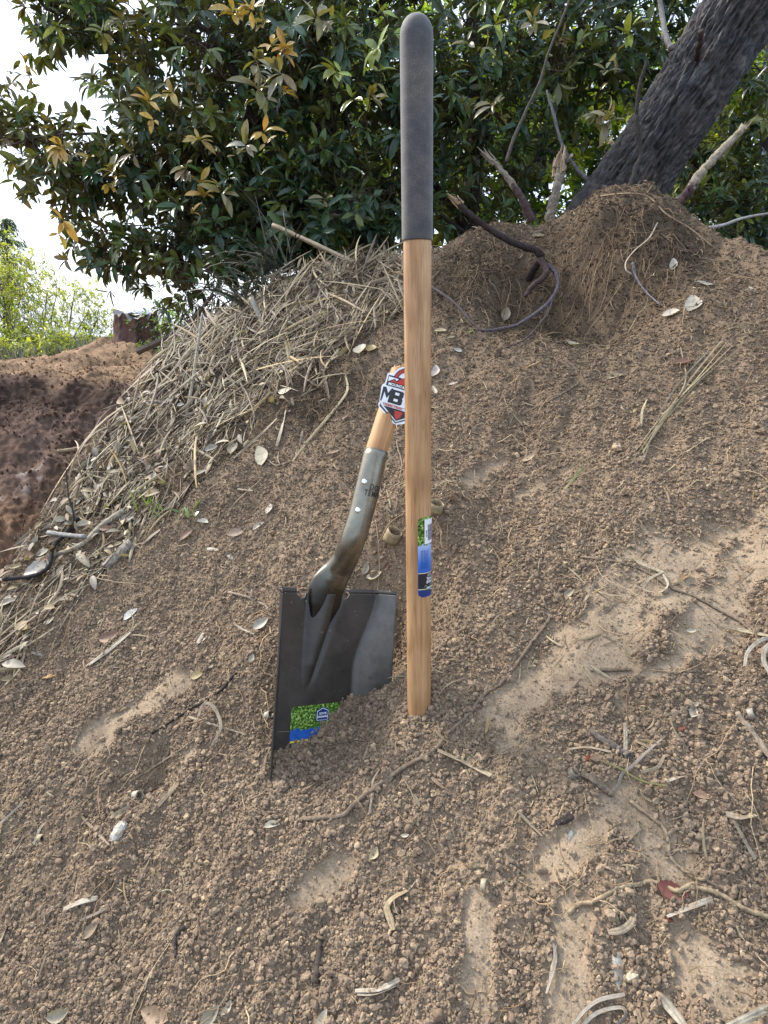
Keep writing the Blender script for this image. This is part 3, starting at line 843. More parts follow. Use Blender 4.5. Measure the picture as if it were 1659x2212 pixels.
def build_fibres():
    n0 = 26000
    x = rng.uniform(-1.0, 1.25, n0); y = .3 + 2.0 * rng.uniform(0, 1, n0)
    px, py, d = project(np.stack([x, y, H(x, y)], 1))
    ok = crumb_density(x, y) > 0
    w = .09 + .10 * perlin(x * 4, y * 4, 95)
    def blob(cx, cy, rx, ry, a): return a * np.exp(-((px - cx) / rx) ** 2 - ((py - cy) / ry) ** 2)
    w = w + blob(1200, 590, 230, 90, .55) + blob(1000, 600, 90, 70, .4) + blob(1350, 520, 120, 60, .4) + blob(1500, 640, 160, 60, .2) + blob(700, 860, 90, 60, .3) + blob(850, 1080, 90, 120, .35) + blob(555, 1440, 60, 120, .7) + blob(330, 1640, 50, 45, .9) \
        + blob(1100, 900, 200, 120, .18) + blob(1350, 1680, 120, 60, .25) + blob(1000, 1180, 120, 80, .2) + blob(430, 1600, 110, 60, .3) + blob(1100, 1350, 120, 80, .2) + blob(1450, 1830, 120, 60, .15) + blob(1250, 1200, 250, 200, .08)
    keep = ok & (rng.uniform(0, 1, n0) < w * 1.35)
    x, y = x[keep], y[keep]; n = len(x); far_ = sstep(1.35, 1.9, y)
    th = rng.normal(0, 1.1, n)
    D = np.array(DOWN)[None] * np.cos(th)[:, None] + np.array(ACROSS)[None] * np.sin(th)[:, None]
    P = np.stack([x, y, H(x, y) + .004], 1)
    pal = np.array([[.36, .25, .15], [.26, .17, .10], [.45, .34, .21], [.14, .095, .065], [.30, .20, .12]])
    col = pal[rng.integers(0, 5, n)] * rng.uniform(.7, 1.1, (n, 1))
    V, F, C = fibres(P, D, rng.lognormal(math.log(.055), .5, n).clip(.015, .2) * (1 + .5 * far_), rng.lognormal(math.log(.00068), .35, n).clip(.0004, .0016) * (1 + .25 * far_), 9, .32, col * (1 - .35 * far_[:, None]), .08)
    me = fast_mesh('root_fibres', V, F, C)
    o = link('root_fibres', me, M_ROOT)
    tag(o, 'hair-thin tan roots dangling from the broken soil', 'roots', kind='stuff')
build_fibres()

#@@PART2
# ================================================================== TEXT
def text_geo(body, size, mapper, align='LEFT', bold=0.0, thick=0.0, spacing=1.0):
    cu = bpy.data.curves.new('lettering', 'FONT'); cu.body = body; cu.size = size; cu.align_x = align; cu.offset = bold; cu.space_character = spacing
    cu.resolution_u = 3
    o = bpy.data.objects.new('lettering', cu); COL.objects.link(o)
    bpy.context.view_layer.update()
    dg = bpy.context.evaluated_depsgraph_get()
    me = bpy.data.meshes.new_from_object(o.evaluated_get(dg))
    V = [v.co.copy() for v in me.vertices]; F = [tuple(p.vertices) for p in me.polygons]
    bpy.data.objects.remove(o); bpy.data.curves.remove(cu); bpy.data.meshes.remove(me)
    return [mapper(v.x, v.y) for v in V], F
def raw_obj(name, V, F, mat, parent=None, smooth=False):
    return link(name, list_mesh(name, V, F, smooth), mat, parent)

# ================================================================== STANDING BROKEN HANDLE
PB = W(905.5, 1534, 1.02); PT = W(899.5, 30, .793)
AX = (PT - PB).normalized(); PLEN = (PT - PB).length
_c = -(PB + PT) / 2; EF = (_c - AX * _c.dot(AX)).normalized(); ER = AX.cross(EF).normalized()
if ER.x < 0: ER = -ER
SR = .0176
def pole_t(py):
    lo, hi = 0, PLEN
    for _ in range(40):
        m = (lo + hi) / 2
        y = project(np.array(PB + AX * m))[1]
        if y > py: lo = m
        else: hi = m
    return lo
def pole_pt(th, t, r): return PB + AX * t + (EF * math.cos(th) + ER * math.sin(th)) * r
def lathe(name, prof, mat, parent, sides=64, closed_top=True):
    """prof: list of (t, r) along the handle axis"""
    V = []; F = []; UV = []
    for t, r in prof:
        for k in range(sides + 1):
            th = math.pi + 2 * math.pi * k / sides
            V.append(pole_pt(th, t, r)); UV.append((.0176 * 2 * math.pi * k / sides, t))
    m = sides + 1
    for i in range(len(prof) - 1):
        for k in range(sides): a = i * m + k; F.append((a, a + 1, a + m + 1, a + m))
    g = Geo(); g.add(V, F, (1, 1, 1), UV)
    return g.obj(name, mat, parent)
handle = empty('wooden_pole', PB)
tag(handle, 'long broken wooden shovel handle with black foam grip standing upright in the soil', 'shovel handle')
tj = pole_t(520)
parts = [lathe('shaft', [(-.10, SR)] + [(t, SR + .00015 * math.sin(t * 23)) for t in np.linspace(-.09, tj + .02, 60)], M_WOOD, None)]
gp = [(tj - .0005, SR), (tj - .0005, .0186), (tj + .0012, .0192), (tj + .004, .0194)]
for t in np.linspace(tj + .02, PLEN - .030, 16): gp.append((t, .0194 + .0003 * (t - tj) / .25))
for a in np.linspace(0, math.pi / 2, 14): gp.append((PLEN - .024 + .024 * math.sin(a), max(.0197 * math.cos(a) ** .82, 1e-4)))
parts.append(lathe('grip', gp, M_GRIP, None))
# printed label wrapped on the shaft (u = arc from its edge, v = height above its lower edge)
tb, tt = pole_t(1281), pole_t(1111); LH = tt - tb; LW = .064
TH0 = R(-3)
def lab(u, v, off=.0004): return pole_pt(TH0 + u / SR, tb + v, SR + off)
def patch(name, u0, u1, v0, v1, mat, off, nu=24, nv=8, corner=0.0, mapper=lab):
    V = []; F = []; UV = []
    for j in range(nv + 1):
        for i in range(nu + 1):
            u = u0 + (u1 - u0) * i / nu; v = v0 + (v1 - v0) * j / nv
            if corner:
                e = min(v - v0, v1 - v)
                if e < corner: 
                    ins = corner - math.sqrt(max(corner ** 2 - (corner - e) ** 2, 0))
                    u = u0 + ins + (u1 - u0 - 2 * ins) * i / nu
            V.append(mapper(u, v, off)); UV.append((u, v))
    for j in range(nv):
        for i in range(nu): a = j * (nu + 1) + i; F.append((a, a + 1, a + nu + 2, a + nu + 1))
    g = Geo(); g.add(V, F, (1, 1, 1), UV); return g.obj(name, mat)
M_LAB1 = hedge_print('hedge_print_handle', LH * .66)
lb = patch('label', 0, LW, 0, LH, M_LAB1, .0004, 30, 40, .006)
lp = [patch('print_band', .0004, LW - .0004, LH * .108, LH * .302, M_CHAR, .0006),
      patch('print_line', .0004, LW - .0004, LH * .302, LH * .311, M_CREAM, .0008, nv=1), patch('print_line', .0004, LW - .0004, LH * .098, LH * .108, M_CREAM, .0008, nv=1),
      patch('print_band', .0004, LW - .0004, LH * .008, LH * .098, M_NAVY, .0006, corner=.0055)]
def flip(u0, v0, off=.0010): return lambda x, y: lab(u0 - x, v0 - y, off)        # upside-down lettering
def add_text(body, size, mp, mat, name='lettering', align='LEFT', bold=0, spacing=1.0):
    V, F = text_geo(body, size, mp, align, bold, spacing=spacing); return raw_obj(name, V, F, mat)
ux = .0118
lp += [add_text('SQUARE', .0054, flip(ux, LH * .205), M_WHITE, align='RIGHT', bold=.00016), add_text('SHOVEL', .0054, flip(ux, LH * .247), M_WHITE, align='RIGHT', bold=.00016),
       add_text('WOOD', .0027, flip(ux + .0015, LH * .276), M_WHITE, align='RIGHT'), add_text('HANDLE', .0020, flip(ux + .002, LH * .292), M_WHITE, align='RIGHT')]
lg = [(.0075, LH * .090), (.0094, LH * .148), (.052, LH * .148), (.050, LH * .090), (.030, LH * .090), (.024, LH * .070), (.017, LH * .090)]
def poly_patch(name, pts, mp, mat, n=10):
    V = []; 
    P = []
    for i in range(len(pts)):
        a, b = pts[i], pts[(i + 1) % len(pts)]
        for k in range(n): P.append((a[0] + (b[0] - a[0]) * k / n, a[1] + (b[1] - a[1]) * k / n))
    from mathutils.geometry import tessellate_polygon
    tri = tessellate_polygon([[Vector((p[0], p[1], 0)) for p in P]])
    return raw_obj(name, [mp(p[0], p[1]) for p in P], [tuple(t) for t in tri], mat)
lp.append(poly_patch('logo_border', lg, lambda x, y: lab(x, y, .0011), M_WHITE))
cgx = sum(p[0] for p in lg) / 7; cgy = LH * .118
lp.append(poly_patch('logo', [(cgx + (p[0] - cgx) * .955, cgy + (p[1] - cgy) * .80) for p in lg], lambda x, y: lab(x, y, .0014), M_GREENP))
lp.append(add_text('GROUNDWORK', .0042, flip(.0112, LH * .132, .0017), M_WHITE, align='RIGHT', bold=.0001))
# barcode sticker, its digits running up the shaft
bv0, bv1 = LH * .672, LH * .972; bu = .0092
lp.append(patch('barcode_sticker', bu, bu + .026, bv0, bv1, M_WHITE, .0009))
gb = Geo(); v = bv0 + .0045
for w_ in [1, 2, 1, 1, 3, 1, 2, 2, 1, 1, 3, 1, 1, 2, 1, 3, 2, 1, 1, 2, 1, 1, 3, 1, 2]:
    ww = .00034 * w_; b = len(gb.V); n = 8
    Vb = [lab(bu + .0048 + .012 * i / n, v + dv, .0012) for i in range(n + 1) for dv in (0, ww)]
    gb.add(Vb, [(2 * i, 2 * i + 2, 2 * i + 3, 2 * i + 1) for i in range(n)]); v += ww + .00036
lp.append(gb.obj('barcode', M_BARCODE))
lp.append(add_text('4411697', .0029, lambda x, y: lab(bu + .0038 - y, bv0 + .0095 + x, .0012), M_INK, bold=.00005))
# fine blue print in six upright lines on the blue band
gt_ = Geo()
for i in range(6):
    v = LH * .36
    while v < LH * .60:
        l = random.uniform(.0006, .0024); u = .0042 + .0021 * i
        if v + l > LH * .605: break
        gt_.add([lab(u, v, .0007), lab(u + .00085, v, .0007), lab(u + .00085, v + l, .0007), lab(u, v + l, .0007)], [(0, 1, 2, 3)]); v += l + .0004
lp.append(gt_.obj('fine_print', M_BLUETXT))
adopt(handle, *parts, lb)
for o in lp: o.parent = lb; o.matrix_parent_inverse = Matrix.Identity(4)
for o in lp: o.matrix_parent_inverse = Matrix.Identity(4)

# ================================================================== SHOVEL HEAD
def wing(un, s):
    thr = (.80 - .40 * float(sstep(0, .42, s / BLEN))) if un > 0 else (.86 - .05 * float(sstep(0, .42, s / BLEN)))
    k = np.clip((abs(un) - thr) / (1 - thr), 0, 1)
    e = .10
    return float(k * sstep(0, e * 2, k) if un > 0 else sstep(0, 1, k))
def blade_off(u, s):
    un = 2 * u / BWID - 1
    f = -.030 * (1 - wing(un, s)) * (1 if un > 0 else .75) 
    if un <= 0: f = -.030 + .030 * wing(un, s)
    uc = .094 - .055 * s / .30 * .9                       # centre of the raised frog
    k = max(0.0, 1 - s / .150); hw = .004 + .028 * k ** .75
    x = abs(u - uc) / hw
    if x < 1 and k > 0: f += (.004 + .022 * k) * min(1, k * 4) * (math.cos(x * math.pi) * .5 + .5) ** .62
    f -= .004 * math.exp(-((u - uc - hw * 1.0) / .006) ** 2) * min(1, k * 4)
    return f
def blade_pt(u, s, off=0.0): return BP + BW * u + BV * s + BN * (blade_off(u, s) + off)
def build_blade():
    nu, ns = 110, 120; V = []; F = []
    for j in range(ns + 1):
        for i in range(nu + 1):
            u = BWID * i / nu; s = BLEN * (j / ns)
            s0 = 0.0
            for uc in (.052, .136):
                d = abs(u - uc)
                if d < .0085: s0 = max(s0, math.sqrt(.0085 ** 2 - d * d) * 1.1)
            s = s0 + (BLEN - s0) * (j / ns) ** 1.05
            V.append(blade_pt(u, s))
    for j in range(ns):
        for i in range(nu): a = j * (nu + 1) + i; F.append((a, a + 1, a + nu + 2, a + nu + 1))
    o = raw_obj('blade', V, F, M_BLADE, smooth=True)
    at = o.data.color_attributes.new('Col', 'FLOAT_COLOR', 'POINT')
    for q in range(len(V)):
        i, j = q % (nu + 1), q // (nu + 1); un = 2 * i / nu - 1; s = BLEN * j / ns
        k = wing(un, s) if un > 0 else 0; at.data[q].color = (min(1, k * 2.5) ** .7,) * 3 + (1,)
    md = o.modifiers.new('thickness', 'SOLIDIFY'); md.thickness = .0022; md.offset = 0
    return o
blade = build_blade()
def build_step(u0, u1):
    V = []; F = []; n = 14; m = 6
    for i in range(n + 1):
        u = u0 + (u1 - u0) * i / n
        P = blade_pt(u, 0)
        for k in range(m + 1):
            a = math.pi / 2 * min(1, k / 3); d = .003 * a
            back = .0035 * math.sin(a) * 0 + (.0035 * (1 - math.cos(a)) + max(0, k - 3) * .0035)
            up = .006 * math.sin(a)
            V.append(P - BV * up - BN * back)
    for i in range(n):
        for k in range(m): a = i * (m + 1) + k; F.append((a, a + 1, a + m + 2, a + m + 1))
    o = raw_obj('foot_step', V, F, M_BLADE, smooth=True)
    md = o.modifiers.new('thickness', 'SOLIDIFY'); md.thickness = .0022; md.offset = 0
    return o
steps = [build_step(0.0, .043), build_step(.145, BWID)]
# socket: rings from the frog of the blade up to the wood
def bd(px, py, off):
    P = on_blade(px, py, off); return float(project(np.array(P))[2])
ring_px = [(0, 0, 0, .0060, .0050), (0, 0, 0, .0190, .0100), (0, 0, 0, .0275, .0125), (707, 1272, bd(707, 1272, -.0175), .0292, .0140), (715, 1255, bd(715, 1255, -.0150), .0284, .0155), (731, 1231, bd(731, 1231, -.008), .0245, .0172),
           (747, 1205, bd(747, 1205, 0) * .6 + 1.064 * .4, .0208, .0185), (762, 1168, 1.066, .0196, .0192), (778, 1118, 1.066, .0193, .0193), (796, 1046, 1.068, .0192, .0192), (813, 974, 1.075, .0190, .0190)]
_foot = [(.075, -.0150), (.045, -.0150), (.018, -.0140)]
UC = lambda s_: .094 - .055 * s_ / .30 * .9
_cent = [BP + BW * UC(s_) + BV * s_ + BN * (blade_off(UC(s_), s_) + o_) for s_, o_ in _foot] + [W(a, b, c) for a, b, c, _, _ in ring_px[3:]]
RC = catmull(_cent, 5)
RA = [p for p in np.interp(np.linspace(0, 10, 51), range(11), [r[3] for r in ring_px])]
RB = [p for p in np.interp(np.linspace(0, 10, 51), range(11), [r[4] for r in ring_px])]
SIDE0 = (BW * .55 + RIGHT * .45).normalized()
def ring_axes(i):
    t = (RC[min(i + 1, 50)] - RC[max(i - 1, 0)]).normalized()
    k = min(1, i / 50 * 1.6)
    s0 = (BW * (1 - k) + SIDE0 * k).normalized()
    s = (s0 - t * s0.dot(t)).normalized(); n = s.cross(t).normalized()
    if n.dot(FWD) > 0: n = -n
    return t, s, n
def socket_pt(i, th, extra=0.0):
    i0 = int(max(0, min(49, math.floor(i)))); f = i - i0
    def pt(j):
        t, s, n = ring_axes(j); a, b = RA[j] + extra, RB[j] + extra
        fl = .55 if j < 22 else 1.0
        return RC[j] + s * (math.sin(th) * a) + n * (math.cos(th) * b)
    return pt(i0).lerp(pt(i0 + 1), f)
def build_socket():
    V = []; F = []; n = 48
    for j in range(51):
        for k in range(n):
            th = 2 * math.pi * k / n
            p = socket_pt(j, th)
            # shoulder that flares out to one side just above the blade
            if j < 28:
                e = math.exp(-((j - 14) / 5.0) ** 2) * max(0, -math.sin(th + .35)) ** 1.5
                t, s, nn = ring_axes(j); p = p - s * .003 * e
            V.append(p)
    for j in range(50):
        for k in range(n): F.append((j * n + k, j * n + (k + 1) % n, (j + 1) * n + (k + 1) % n, (j + 1) * n + k))
    # inner rim
    t, s, nn = ring_axes(50); b = len(V)
    for k in range(n):
        th = 2 * math.pi * k / n; V.append(RC[50] + s * math.sin(th) * .0176 + nn * math.cos(th) * .0176)
    for k in range(n): F.append((50 * n + k, 50 * n + (k + 1) % n, b + (k + 1) % n, b + k))
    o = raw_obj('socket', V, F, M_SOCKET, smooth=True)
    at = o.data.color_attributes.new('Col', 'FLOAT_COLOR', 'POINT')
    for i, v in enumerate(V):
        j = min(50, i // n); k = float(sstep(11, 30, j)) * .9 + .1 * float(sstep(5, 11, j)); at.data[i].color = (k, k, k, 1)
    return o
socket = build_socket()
rivs = []
for py_, th in ((1034.5, R(-40)), (1105, R(-38))):
    # ring index whose projected height matches
    js = [abs(project(np.array(socket_pt(j, th)))[1] - py_) for j in range(51)]; j = int(np.argmin(js))
    P = socket_pt(j, th); t, s, nn = ring_axes(j); dr = (s * math.sin(th) + nn * math.cos(th)).normalized()
    V, F0 = ICO3[0] * .0046, ICO3[1]
    M = dr.to_track_quat('Z', 'Y').to_matrix() @ Matrix.Diagonal((1, 1, .5))
    rivs.append(raw_obj('rivet', [M @ Vector(v) + P for v in V], [tuple(f) for f in F0], M_RIVET, smooth=True))
def ring_index(py_, th=0):
    js = [project(np.array(socket_pt(j / 4, th)))[1] for j in range(0, 201)]
    return float(np.interp(-py_, [-v for v in js], [j / 4 for j in range(201)]))
i1, i2 = ring_index(1058), ring_index(1072)
seg = (RC[40] - RC[39]).length
def stamp(i0, th0): return lambda x, y: socket_pt(i0 + y / seg, th0 + x / .0195, .0004)
stamps = [add_text('DOUBLE', .0098, stamp(i1, R(-10)), M_STAMP, 'stamped_lettering', spacing=1.12, bold=.0001), add_text('TEMPERED', .0098, stamp(i2, R(-30)), M_STAMP, 'stamped_lettering', spacing=1.12, bold=.0001)]
# wooden stub with torn end
def build_stub():
    p0 = W(808, 990, 1.074); p1 = W(868, 800, 1.10); t = (p1 - p0).normalized(); L = (p1 - p0).length
    s = (RIGHT - t * RIGHT.dot(t)).normalized(); n = s.cross(t).normalized()
    if n.dot(FWD) > 0: n = -n
    g = Geo(); sides = 64; V = []; UV = []; F = []
    rnd = random.Random(5); jag = [0.0] * sides
    for k in range(sides):
        th = 2 * math.pi * k / sides; x = math.sin(th)
        jag[k] = -.004 + .020 * float(sstep(-.35, .9, x)) + rnd.uniform(-.0018, .0022) + (.004 if k % 7 == 0 else 0)
    nr = 26
    for j in range(nr + 1):
        for k in range(sides + 1):
            kk = k % sides; th = 2 * math.pi * kk / sides
            l = (L + jag[kk]) * j / nr; r = .0173
            V.append(p0 + t * l + s * math.sin(th) * r + n * math.cos(th) * r); UV.append((.0173 * 2 * math.pi * k / sides, l))
    m = sides + 1
    for j in range(nr):
        for k in range(sides): a = j * m + k; F.append((a, a + 1, a + m + 1, a + m))
    g.add(V, F, (1, 1, 1), UV); stub = g.obj('broken_handle_stub', M_WOOD2)
    # torn fibres: concentric jagged rings
    g2 = Geo(); V = []; F = []; rr = [.0172, .0135, .0095, .005, .0005]
    for q, r in enumerate(rr):
        for k in range(sides):
            th = 2 * math.pi * k / sides
            l = L + jag[k] * (1 - q * .1) + (rnd.uniform(-.004, .005) if q else 0)
            V.append(p0 + t * l + s * math.sin(th) * r + n * math.cos(th) * r)
    for q in range(4):
        for k in range(sides): F.append((q * sides + k, q * sides + (k + 1) % sides, (q + 1) * sides + (k + 1) % sides, (q + 1) * sides + k))
    g2.add(V, F, (.62, .44, .22)); torn = g2.obj('torn_wood', M_STRAW, smooth=False)
    return stub, torn, p0, t, s, n, L
stub, torn, SP0, ST, SS, SN, SL = build_stub()
# shield sticker on the stub; its drawing units are 1/8.85 of a photo pixel
kk = 1 / 8.85 * .6636 / FPX * 1.078
tilt = R(16)
tipP = W((1200 + 770 / 8.85) * .6636, (1150 + 2010 / 8.85) * .6636, 1.072)
e1 = (RIGHT * math.cos(tilt) - UPV * math.sin(tilt)); e2 = (RIGHT * math.sin(tilt) + UPV * math.cos(tilt))
def stk(a, b, off=0.0):
    # lies on the round stub, its free edges standing slightly proud
    ca = a + 330 - (b * .02)
    bend = -.0095 * min(1.0, (ca / 620) ** 2) if ca < 0 else -.016 * min(1.0, (ca / 900) ** 2)
    return tipP + e1 * (a * kk) + e2 * (b * kk) - FWD * (off + bend + .0018) + FWD * (.00002 * 0)
def sp(name, pts, mat, off):
    from mathutils.geometry import tessellate_polygon
    P = []
    for i in range(len(pts)):
        a, b = pts[i], pts[(i + 1) % len(pts)]; n = max(1, int(math.hypot(b[0] - a[0], b[1] - a[1]) / 60))
        for k in range(n): P.append((a[0] + (b[0] - a[0]) * k / n, a[1] + (b[1] - a[1]) * k / n))
    # slice into vertical bands so the flat drawing can follow the bend
    import bmesh
    bm = bmesh.new(); vs = [bm.verts.new((p[0], p[1], 0)) for p in P]
    for t in tessellate_polygon([[Vector((p[0], p[1], 0)) for p in P]]):
        try: bm.faces.new([vs[i] for i in t])
        except ValueError: pass
    for x in range(-660, 700, 60):
        bmesh.ops.bisect_plane(bm, geom=bm.verts[:] + bm.edges[:] + bm.faces[:], plane_co=(x, 0, 0), plane_no=(1, 0, 0))
    bm.verts.index_update()
    V = [stk(v.co.x, v.co.y, off) for v in bm.verts]; F = [tuple(v.index for v in f.verts) for f in bm.faces]; bm.free()
    return raw_obj(name, V, F, mat, smooth=False)
half = [(0, -42), (-64, -29), (-232, 48), (-444, 205), (-594, 329), (-625, 400), (-612, 470), (-672, 900), (-660, 960), (-600, 1025), (-604, 1310), (-580, 1335), (-454, 1326), (-410, 1430), (-340, 1520), (-253, 1587), (-130, 1635), (0, 1650)]
outline = half + [(-a, b) for a, b in half[-2:0:-1]]
card = sp('logo_sticker', outline, M_WHITE, .0006)
def mir(h): return h + [(-a, b) for a, b in h[::-1] if abs(a) > 1]
def ringp(r0, r1, a0, a1, n=40, teeth=0):
    o = []
    for i in range(n + 1):
        a = R(a0 + (a1 - a0) * i / n); r = r1 * (1 + (teeth if i % 2 else 0)); o.append((r * math.cos(a), 1200 + r * math.sin(a)))
    for i in range(n, -1, -1):
        a = R(a0 + (a1 - a0) * i / n); o.append((r0 * math.cos(a), 1200 + r0 * math.sin(a)))
    return o
sk = [sp('print_panel', [(-560, 968), (-560, 1275), (560, 1275), (560, 968)], M_INK, .0009),
      sp('print_arc', ringp(285, 395, 8, 172, 44, .06), M_INK, .0012), sp('print_arc', ringp(305, 375, 8, 172), M_RED, .0015),
      sp('print_snow', [(-540, 1232), (-246, 1222), (-295, 1153), (-356, 1205), (-530, 1090)], M_WHITE, .0018), sp('print_snow', [(540, 1232), (246, 1222), (295, 1153), (356, 1205), (530, 1090)][::-1], M_WHITE, .0018),
      sp('print_mountain', [(-463, 1092), (-360, 1178), (-291, 1118), (-150, 1262), (0, 1400), (150, 1262), (291, 1118), (360, 1178), (463, 1092)][::-1], M_RED, .0021)]
def stext(body, size, a, b, mat, off, align='LEFT', bold=0, spacing=1.0):
    V, F = text_geo(body, size, lambda x, y: stk(a + x, b + y, off), align, bold, spacing=spacing); return raw_obj('lettering', V, F, mat)
sk.append(stext('MOUNTAIN BIKE', 108, -500, 990, M_WHITE, .0024, bold=4, spacing=1.02))
Mh = [(-620, 915), (-525, 915), (-440, 760), (-365, 915), (-325, 915), (-325, 500), (-385, 500), (-385, 720), (-440, 600), (-500, 700), (-545, 780), (-560, 500), (-600, 500)]
sk.append(sp('print_letter_border', [(-655, 955), (-500, 955), (-440, 850), (-385, 955), (655, 955), (610, 470), (-610, 470)][::-1], M_WHITE, .0024))
sk.append(sp('print_letter', Mh[::-1], M_INK, .0027))
Bl = [(-350, 900), (-20, 900), (15, 865), (15, 745), (-10, 710), (20, 670), (20, 545), (-20, 505), (-350, 505)]
sk.append(sp('print_letter', Bl, M_INK, .0027)); 
for cy_ in (797, 615): sk.append(sp('print_letter_gap', [(-232, cy_ - 38), (-232, cy_ + 38), (-112, cy_ + 38), (-112, cy_ - 38)], M_WHITE, .0030))
sk.append(sp('print_letter', [(60, 900), (620, 900), (590, 800), (380, 800), (370, 505), (250, 505), (250, 800), (60, 800)], M_INK, .0027))
sk.append(stext('TRIBAL TRAIL', 92, -500, 402, M_RED, .0027, bold=3, spacing=1.05))
sk.append(sp('print_triangle', [(-465, 385), (465, 385), (0, 62)], M_INK, .0012))
sk.append(sp('print_feather', [(-140, 340), (140, 340), (95, 300), (128, 290), (80, 240), (110, 225), (0, 85), (-110, 225), (-80, 240), (-128, 290), (-95, 300)][::-1], M_RED, .0015))
sk.append(sp('print_stripe', [(-575, 415), (-548, 415), (-548, 385), (0, 22), (548, 385), (548, 415), (575, 415), (575, 350), (0, -12), (-575, 350)][::-1], M_INK, .0012))
# label on the blade
def blade_uv(px, py):
    best = (0, 0)
    for off in (-.03,):
        P = on_blade(px, py, off); d = P - BP - BN * off; best = (d.dot(BW), d.dot(BV))
    return best
ul, vt = blade_uv(629, 1527); _, vb = blade_uv(631, 1612)
def blab(u, v, off=.0016): return blade_pt(ul + u, vt + .098 - v, off)
M_LAB2 = hedge_print('hedge_print_blade', .098 - .036, fade=False)
lb2 = patch('blade_label', 0, .128, 0, .098, M_LAB2, .0016, 30, 30, .004, blab)
l2 = [patch('print_band', .0004, .1276, .0004, .098 - .0555, M_CHAR, .0019, 24, 12, 0, blab), patch('print_line', .0004, .1276, .098 - .0555, .098 - .0525, M_YEL, .0021, 24, 1, 0, blab)]
def bflip(u0, v0): return lambda x, y: blab(u0 - x, v0 - y, .0024)
l2.append(add_text('HOLE', .0085, bflip(.034, .098 - .0645), M_WHITE, align='RIGHT'))
hx, hy = .058, .098 - .0165
hexp = [(-.0105, -.0085), (-.0105, .006), (0, .0105), (.0105, .006), (.0105, -.0085)]
l2.append(poly_patch('badge_border', [(hx + a * 1.16, hy + b * 1.16) for a, b in hexp][::-1], lambda x, y: blab(x, y, .0022), M_NAVY, 3))
l2.append(poly_patch('badge_border', [(hx + a * 1.02, hy + b * 1.02) for a, b in hexp][::-1], lambda x, y: blab(x, y, .0025), M_WHITE, 3))
l2.append(poly_patch('badge', [(hx + a * .93, hy + b * .93) for a, b in hexp][::-1], lambda x, y: blab(x, y, .0028), M_NAVY, 3))
for tx, dy in (('TEMPERED', -.0005), ('BLADE', .0046)): l2.append(add_text(tx, .0044 if dy < 0 else .0046, (lambda dy: lambda x, y: blab(hx - x, hy + dy - y - .001, .0031))(dy), M_WHITE, align='CENTER', bold=.0001))
head = empty('broken_shovel', BP + BV * .3 + BW * .1)
tag(head, 'broken square shovel head with bent steel socket and splintered stub stuck in the slope', 'shovel')
adopt(head, blade, socket, stub, card, *steps)
for o in [torn]: o.parent = stub
for o in rivs + stamps: o.parent = socket
for o in sk: o.parent = card
for o in [lb2] + l2: o.parent = None
lb2.parent = blade
# lettering deeper than sub-part stays on the same level as the label
for o in l2: o.parent = blade

# ================================================================== FOLIAGE
LT = np.array([0, .10, .32, .60, .84, 1.0]); LWd = np.array([.05, .34, .82, 1.0, .66, .03])
def leaves_geo(P, D, N, L, Wd, col, bend=.25, fold=.22):
    n = len(P)
    D = D / np.linalg.norm(D, axis=1)[:, None]
    S = np.cross(D, N); S /= np.linalg.norm(S, axis=1)[:, None] + 1e-9; N = np.cross(S, D)
    V = np.zeros((n, 6, 3, 3)); bd = rng.normal(bend, .12, n)
    for i, (t, w) in enumerate(zip(LT, LWd)):
        c = P + D * (L * t)[:, None] - N * (bd * L * t * t)[:, None]
        e = S * (Wd * w * .5)[:, None]; u = N * (Wd * w * fold)[:, None]
        V[:, i, 0] = c - e + u; V[:, i, 1] = c; V[:, i, 2] = c + e + u
    f = []
    for i in range(5):
        for k in range(2): f.append((i * 3 + k, i * 3 + k + 1, i * 3 + k + 4, i * 3 + k + 3))
    F = np.array(f)[None] + (np.arange(n) * 18)[:, None, None]
    return V.reshape(-1, 3), F.reshape(-1, 4), np.repeat(col, 18, 0)
LEAVES = leaves_geo
LITTER_TODO()
